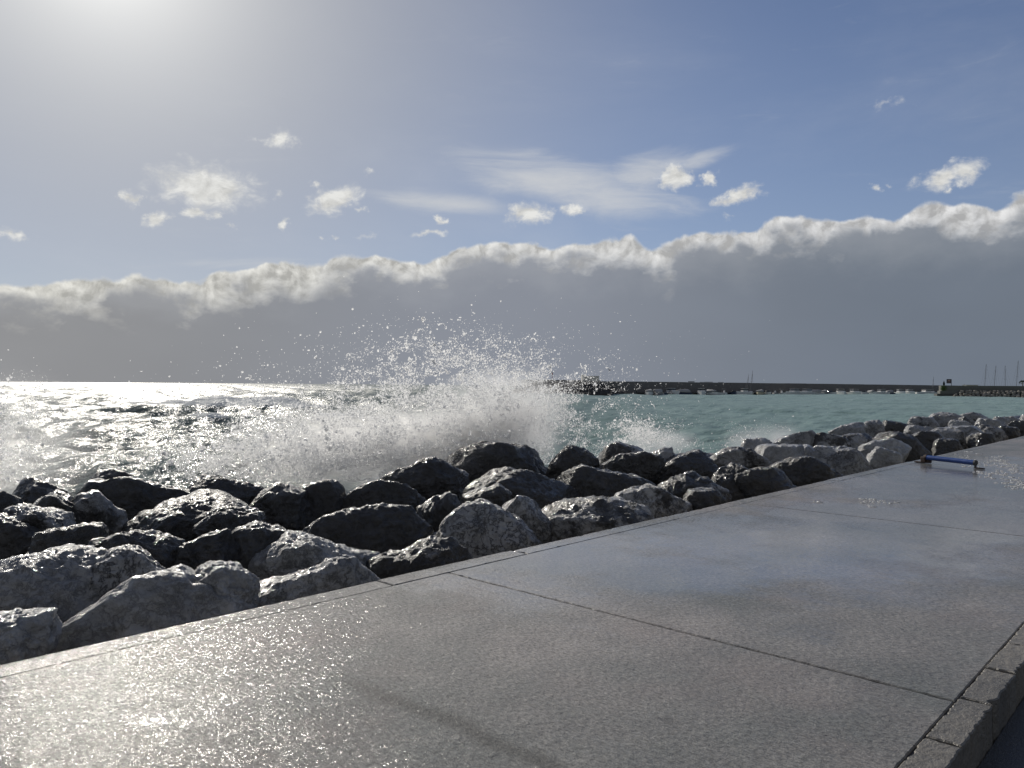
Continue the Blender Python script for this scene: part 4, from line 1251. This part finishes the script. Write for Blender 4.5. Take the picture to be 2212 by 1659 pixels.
# far quay on the right
qx0 = px(3690, 309)[0]
quay = empty('harbour_quay', (qx0, 309, SEA_Z), R(-21), 'low far quay with a grey wall on the right side of the harbour', 'quay')
QL = 150
MB().box(QL / 2, 4, 0.15, QL, 8, 2.3).build('ledge', MAT_QUAYD, quay)
MB().box(QL / 2 + 1.2, 4.3, 1.75, QL, 7, 1.4).build('lower_wall', MAT_QUAY, quay)
MB().box(QL / 2 + 1.7, 4.6, 3.45, QL, 6.4, 2.3).build('upper_wall', MAT_QUAY, quay)
shed_x = px(3820, 318)[0]
sh = empty('shed', (shed_x, 318, SEA_Z + 4.6), 0, 'low flat-roofed shed on the far quay right of the dark sign', 'shed')
MB().box(0, 0, 0.10, 4.6, 3, 0.4).build('wall', MAT_HUT, sh)
MB().box(0.2, 0, 0.34, 5.4, 3.6, 0.10).build('roof', MAT_WALL, sh)
MB().tube((-2.4, 0, 0.3), (-2.4, 0, .75), .06).build('vent_pipe', MAT_MAST, sh)
# the sign
sgx = px(3747, 310)[0]
sg = empty('sign', (sgx, 310.2, SEA_Z + 2.0), 0, 'dark square signboard with faint reddish print on a side post on the far quay', 'sign')
MB().box(0, 0, 2.6, .16, .16, 5.2).build('post', MAT_DKMET, sg)
pnl = MB().box(-1.02, -.02, 4.35, 1.88, .14, 1.72, bev=.02).build('panel', MAT_SIGN, sg)
mbp = MB()
mbp.box(-1.02, -.10, 4.55, 1.15, .012, .20); mbp.box(-.92, -.10, 4.78, .55, .012, .14); mbp.box(-1.02, -.10, 4.30, 1.25, .012, .07)
mbp.box(-1.02, -.10, 3.95, 1.35, .012, .10)
mbp.build('print', MAT_SIGNP, pnl)


def leaf_cloud(pts_, size, rs):
    n_ = len(pts_)
    a_ = rs.normal(size=(n_, 3)); a_ /= np.linalg.norm(a_, axis=1)[:, None]
    b2 = np.cross(a_, rs.normal(size=(n_, 3))); b2 /= np.linalg.norm(b2, axis=1)[:, None]
    sz = size * rs.uniform(.6, 1.3, (n_, 1))
    V = np.stack([pts_ - a_ * sz, pts_ + b2 * sz * .5, pts_ + a_ * sz, pts_ - b2 * sz * .5], 1).reshape(-1, 3)
    Fc = np.arange(n_ * 4).reshape(-1, 4)
    return V, Fc


rs = np.random.RandomState(21)
cyx = px(3719.5, 311)[0]
cy_ = empty('cypress_tree', (cyx, 311.5, SEA_Z + 4.5), 0, 'small dark pointed cypress left of the signboard on the far quay', 'tree')
MB().tube((0, 0, 0), (0, 0, .7), .08, .06).build('trunk', MAT_BARK, cy_)
n_ = 1500
zz = rs.uniform(0, 1, n_)
rad = .36 * np.sin(np.clip(zz * 1.05 + .12, 0, 1) * math.pi) ** .8 * np.sqrt(rs.uniform(.3, 1, n_))
th_ = rs.uniform(0, 6.28, n_)
V, Fc = leaf_cloud(np.c_[rad * np.cos(th_), rad * np.sin(th_), .1 + zz * 1.9], .12, rs)
link('crown', mesh_arrays('crown', V, Fc, smooth=False), MAT_LEAFD, cy_)
shx = px(3718, 309)[0]
shb = empty('climbing_shrub', (shx, 309.3, SEA_Z + 2.5), 0, 'light green shrub climbing the wall under the cypress', 'shrub')
MB().tube((0, 0, 0), (0, 0, 1.2), .05, .03).build('stem', MAT_BARK, shb)
n_ = 1200
V, Fc = leaf_cloud(np.c_[rs.normal(0, .62, n_), rs.normal(0, .25, n_), np.clip(rs.normal(.95, .55, n_), 0, 2.05)], .13, rs)
link('foliage', mesh_arrays('foliage', V, Fc, smooth=False), MAT_LEAFG, shb)
plx = px(4027, 313)[0]
pl = empty('palm_tree', (plx, 313, SEA_Z + 4.5), 0, 'small palm on the far quay at the right border', 'tree')
mb = MB(); mb.tube((0, 0, 0), (.05, 0, 2.2), .17, .13); mb.build('trunk', MAT_BARK, pl)
fr = []
for i in range(26):
    a_ = rs.uniform(0, 6.28); up = rs.uniform(-.2, 1.1)
    for j in range(9):
        f = j / 8
        r_ = 1.25 * f
        z_ = 2.25 + up * .9 * f - 1.25 * f * f
        for s_ in (-1, 1):
            fr.append((r_ * math.cos(a_) - s_ * .11 * math.sin(a_), r_ * math.sin(a_) + s_ * .11 * math.cos(a_), z_ - .05))
V, Fc = leaf_cloud(np.array(fr), .17, rs)
link('crown', mesh_arrays('crown', V, Fc, smooth=False), MAT_PALM, pl)
ctx = px(4034, 309)[0]
crm = empty('kiosk', (ctx, 310, SEA_Z + 2.4), 0, 'cream kiosk at the right border below the palm', 'kiosk')
MB().box(0.4, -1.5, 1.0, 1.6, 2, 1.0, bev=.04).build('wall', MAT_CREAM, crm)
MB().box(0.4, -1.5, 1.56, 1.9, 2.2, .12).build('roof', MAT_CREAM, crm)
for (xt, yt, xb, lab) in ((3888, 1434, 3881, 'leftmost of the four tall masts behind the far quay'), (3926, 1440, 3918, 'second of the four tall masts behind the far quay, leaning'),
                          (3964, 1440, 3965, 'faintest upright mast, third of four behind the far quay'), (4014, 1420, 4006, 'tallest mast behind the far quay, nearest the right border')):
    d_ = 345
    X_, Y_ = px(xb - 2, d_)
    Hm = (1531 - yt) / 3024 * d_ + 3.5
    root = empty('sailing_boat', (X_, Y_, SEA_Z + 0.05), R(90), 'sailing boat under the ' + lab, 'sailing boat', 'sailing boats in the harbour')
    boat_sail(root, 10, 3, Hm, 0.0)
    root.rotation_euler = (0, math.atan2((xt - xb) / 3024 * d_ * 1.2, Hm), 0)

# rocks heaped below the far quay, each its own boulder
qr = []
for k in range(5):
    V, Fc = rock_verts(.75, .65, .55, 3, 900 + k, rough=.8)
    qr.append(mesh_arrays('quay_rock', V, Fc, smooth=False))
rq = random.Random(4)
MAT_QROCK = simple('quay_rock_stone', (0.27, 0.245, 0.21), 0.85, var=0.5, scale=1.2)
first = px(3770, 304)[0]
for row in range(4):
    xq = first + row * 1.3 - (0.6 if row % 2 else 0)
    while xq < first + 34:
        s_ = rq.uniform(.7, 1.25)
        lx, ly = xq - qx0, -4.3 + row * 1.1
        cq, sq = math.cos(R(-21)), math.sin(R(-21))
        o = link('quay_rock', rq.choice(qr), MAT_QROCK, loc=(qx0 + lx * cq - ly * sq, 309 + lx * sq + ly * cq, SEA_Z + .05 + row * .72 + rq.uniform(-.12, .12)))
        o.rotation_euler = (rq.uniform(-.5, .5), rq.uniform(-.5, .5), rq.uniform(0, 6.28))
        o.scale = (s_, s_, s_ * rq.uniform(.8, 1.1))
        tag(o, 'small tan rock in the heap below the far quay wall', 'rock', 'rocks heaped below the far quay')
        xq += rq.uniform(1.15, 1.9)

# ------------------------------------------------------------------ the splash
rs = np.random.RandomState(77)


def plane_point(x, y, p):
    """points on the vertical planes at distance p from the promenade, p an array"""
    xc, yc = x - CX, CY - y
    X = xc * math.cos(ROLL) - yc * math.sin(ROLL); Y = xc * math.sin(ROLL) + yc * math.cos(ROLL)
    a_, b2 = X / F_PX, Y / F_PX + math.tan(PITCH)
    d = p / (NX * a_ + NY)
    return np.c_[a_ * d, d, CAM_Z + b2 * d], d


# x, y, sigma x, sigma y, number, tilt
COMPS = [(1035, 915, 110, 55, 12000, 0), (880, 965, 150, 38, 16000, 0), (965, 835, 115, 48, 7500, 0), (1170, 850, 65, 42, 5200, 20), (690, 985, 140, 30, 9000, 0),
         (720, 925, 130, 50, 5200, 0), (980, 768, 100, 36, 2200, 0), (1020, 860, 190, 70, 3600, 0), (480, 1000, 80, 22, 1800, 0), (1385, 935, 40, 18, 2200, 0),
         (560, 900, 130, 50, 1400, 0), (1290, 900, 60, 55, 1200, 0), (20, 940, 45, 60, 1400, 0), (1000, 800, 260, 65, 450, 0), (30, 830, 60, 30, 40, 0),
         (1395, 960, 60, 14, 700, 0), (1640, 945, 60, 18, 500, 0), (950, 1010, 110, 40, 900, 0)]


def sample(scale):
    xs, ys = [], []
    for (cx_, cy2, sx, sy, n_, tl) in COMPS:
        n2 = int(n_ * scale)
        u = rs.normal(size=n2) * sx; v_ = rs.normal(size=n2) * sy
        c_, s_ = math.cos(R(tl)), math.sin(R(tl))
        xs.append(cx_ + u * c_ - v_ * s_); ys.append(cy2 + u * s_ + v_ * c_)
    x, y = np.concatenate(xs), np.concatenate(ys)
    # clumps and streaks: the water flies in sheets and threads
    Q = np.c_[x / 60 + y / 160, y / 38, np.zeros(len(x))]
    nz = fbm(Q, 4, .65)
    Q2 = np.c_[x / 17, y / 13, np.ones(len(x)) * 9]
    keep = (nz * .9 + .55 * fbm(Q2, 2) + rs.uniform(-.3, .5, len(x))) > -0.05
    keep &= y < 1040
    return x[keep], y[keep]


def droplets(name, x, y, p, rad, base, jitter, mat):
    Pw, d = plane_point(x, y, p)
    bv, bf = base
    # every drop is a shell cut open sunward so sunlight shines through
    fc_ = bv[bf].mean(1)
    bf = bf[(fc_ / np.linalg.norm(fc_, axis=1)[:, None]) @ np.array(sun_dir) < 0.30]
    n_, k = len(Pw), len(bv)
    an = np.exp(rs.normal(0, .35, (n_, 1, 3)))
    V = bv[None] * an
    V = V * (1 + jitter * rs.normal(size=(n_, k, 1)))
    V = V * rad[:, None, None] + Pw[:, None, :]
    Fc = bf[None] + (np.arange(n_) * k)[:, None, None]
    return link(name, mesh_arrays(name, V.reshape(-1, 3), Fc.reshape(-1, 3)), mat)


octa = (np.array([[1, 0, 0], [-1, 0, 0], [0, 1, 0], [0, -1, 0], [0, 0, 1], [0, 0, -1]], float),
        np.array([[0, 2, 4], [2, 1, 4], [1, 3, 4], [3, 0, 4], [2, 0, 5], [1, 2, 5], [3, 1, 5], [0, 3, 5]]))
x, y = sample(1.25)
n_ = len(x)
p_ = np.clip(rs.normal(12.4, .9, n_), 10.9, 15)
rad = np.clip(np.exp(rs.normal(math.log(.0074), .46, n_)), .003, .027)
tag(droplets('wave_spray', x, y, p_, rad, ico(1), .12, MAT_DROP), 'white drops of a wave bursting over the rocks', 'spray', kind='stuff')
# ragged clots: short chains of blobs
xs, ys, rr_ = [], [], []
x, y = sample(.016)
for a_, b2 in zip(x, y):
    th_ = rs.uniform(0, 6.28); cu = rs.normal(0, .7)
    r0 = rs.uniform(.010, .024)
    xx, yy = a_, b2
    for j in range(rs.randint(3, 9)):
        xs.append(xx); ys.append(yy); rr_.append(r0 * rs.uniform(.6, 1.15))
        xx += 2.3 * math.cos(th_); yy += 2.3 * math.sin(th_); th_ += cu
xs, ys = np.array(xs), np.array(ys)
tag(droplets('foam_clots', xs, ys, 12.3 + .4 * np.sin(xs * .05), np.array(rr_), ico(1), .15, MAT_DROP), 'torn white clots of water flying in the splash', 'spray', kind='stuff')
# fine spray, far smaller drops
x, y = sample(6.0)
n_ = len(x)
lowp = np.clip((y - 780) / 220, 0.10, 1.0)
kp = rs.uniform(size=n_) < lowp
x, y = x[kp], y[kp]
n_ = len(x)
tag(droplets('fine_spray', x, y, np.clip(rs.normal(12.7, 1.0, n_), 10.9, 16), np.exp(rs.normal(math.log(.0045), .35, n_)), octa, .1, MAT_DROP),
    'fine white spray of the bursting wave', 'spray', kind='stuff')


def mist(name, x, y, p, hx, hy, hz, dens, lab, noise_scale=1.1):
    c, d = plane_point(np.array([float(x)]), np.array([float(y)]), np.array([float(p)]))
    V, Fc = ico(3)
    m_ = bpy.data.materials.new(name)
    m_.use_nodes = True
    t = NT(m_.node_tree)
    o = t.n('ShaderNodeOutputMaterial')
    v_ = t.n('ShaderNodeVolumePrincipled')
    v_.inputs['Color'].default_value = C4(0.995)
    v_.inputs['Anisotropy'].default_value = 0.68
    q = t.n('ShaderNodeTexCoord').outputs['Object']
    r_ = t.v('LENGTH', t.v('DIVIDE', q, (hx, hy, hz)), out=1)
    fall = t.m('POWER', t.step(r_, 0.98, 0.0), 1.3)
    nz = t.step(t.noise(q, noise_scale, 4.0, .62), .36, .70)
    t.put(v_.inputs['Density'], t.mul(t.mul(fall, t.add(.25, nz)), dens))
    t.t.links.new(v_.outputs[0], o.inputs['Volume'])
    ob = link(name, mesh_arrays(name, V * np.array([hx, hy, hz]), Fc), m_, loc=tuple(c[0]), rotz=ROTZ)
    return tag(ob, lab, 'mist', kind='stuff')


mist('spray_mist', 900, 965, 12.6, 5.4, 1.7, 1.15, 4.2, 'white mist at the foot of the big splash')
mist('spray_mist', 1080, 905, 12.6, 2.8, 1.4, 1.6, 3.0, 'white mist in the body of the big splash')
mist('spray_mist', -10, 980, 12.3, 1.8, 1.2, 1.4, 1.1, 'drifting mist at the left border')
mist('spray_mist', 1420, 960, 12.8, 2.8, 1.1, .65, 1.0, 'thin mist of the small right splash')
mist('spray_mist', 1655, 955, 12.0, 3.8, 1.3, .9, .8, 'thin mist over the pale right boulders')

# foam flecks left on the wet promenade
fx, fy = [], []
for (cx_, cy2, sx, sy, n_) in ((2175, 1008, 40, 9, 26), (2140, 1000, 30, 8, 18), (2195, 1048, 22, 9, 22), (2090, 985, 40, 6, 10), (1870, 1085, 30, 5, 8), (2170, 1025, 40, 8, 14)):
    fx.append(rs.normal(cx_, sx, n_)); fy.append(rs.normal(cy2, sy, n_))
fx, fy = np.concatenate(fx), np.concatenate(fy)
V_, F_ = [], []
bv, bf = ico(1)
cnt = 0
for a_, b2 in zip(fx, fy):
    g = ground_at(a_, b2)
    if (NX * g.x + NY * g.y) > P_BEAM - .05:
        continue
    nb_ = rs.randint(2, 6)
    for j in range(nb_):
        rr2 = rs.uniform(.008, .024)
        V_.append(bv * np.array([rr2 * rs.uniform(1, 2.6), rr2 * rs.uniform(.8, 1.6), .008]) + np.array([g.x + rs.normal(0, .07), g.y + rs.normal(0, .04), .005]))
        F_.append(bf + cnt); cnt += len(bv)
tag(link('foam_flecks', mesh_arrays('foam_flecks', np.vstack(V_), np.vstack(F_)), MAT_DROP), 'white sea foam flecks on the wet promenade beside the barrier', 'foam', kind='stuff')
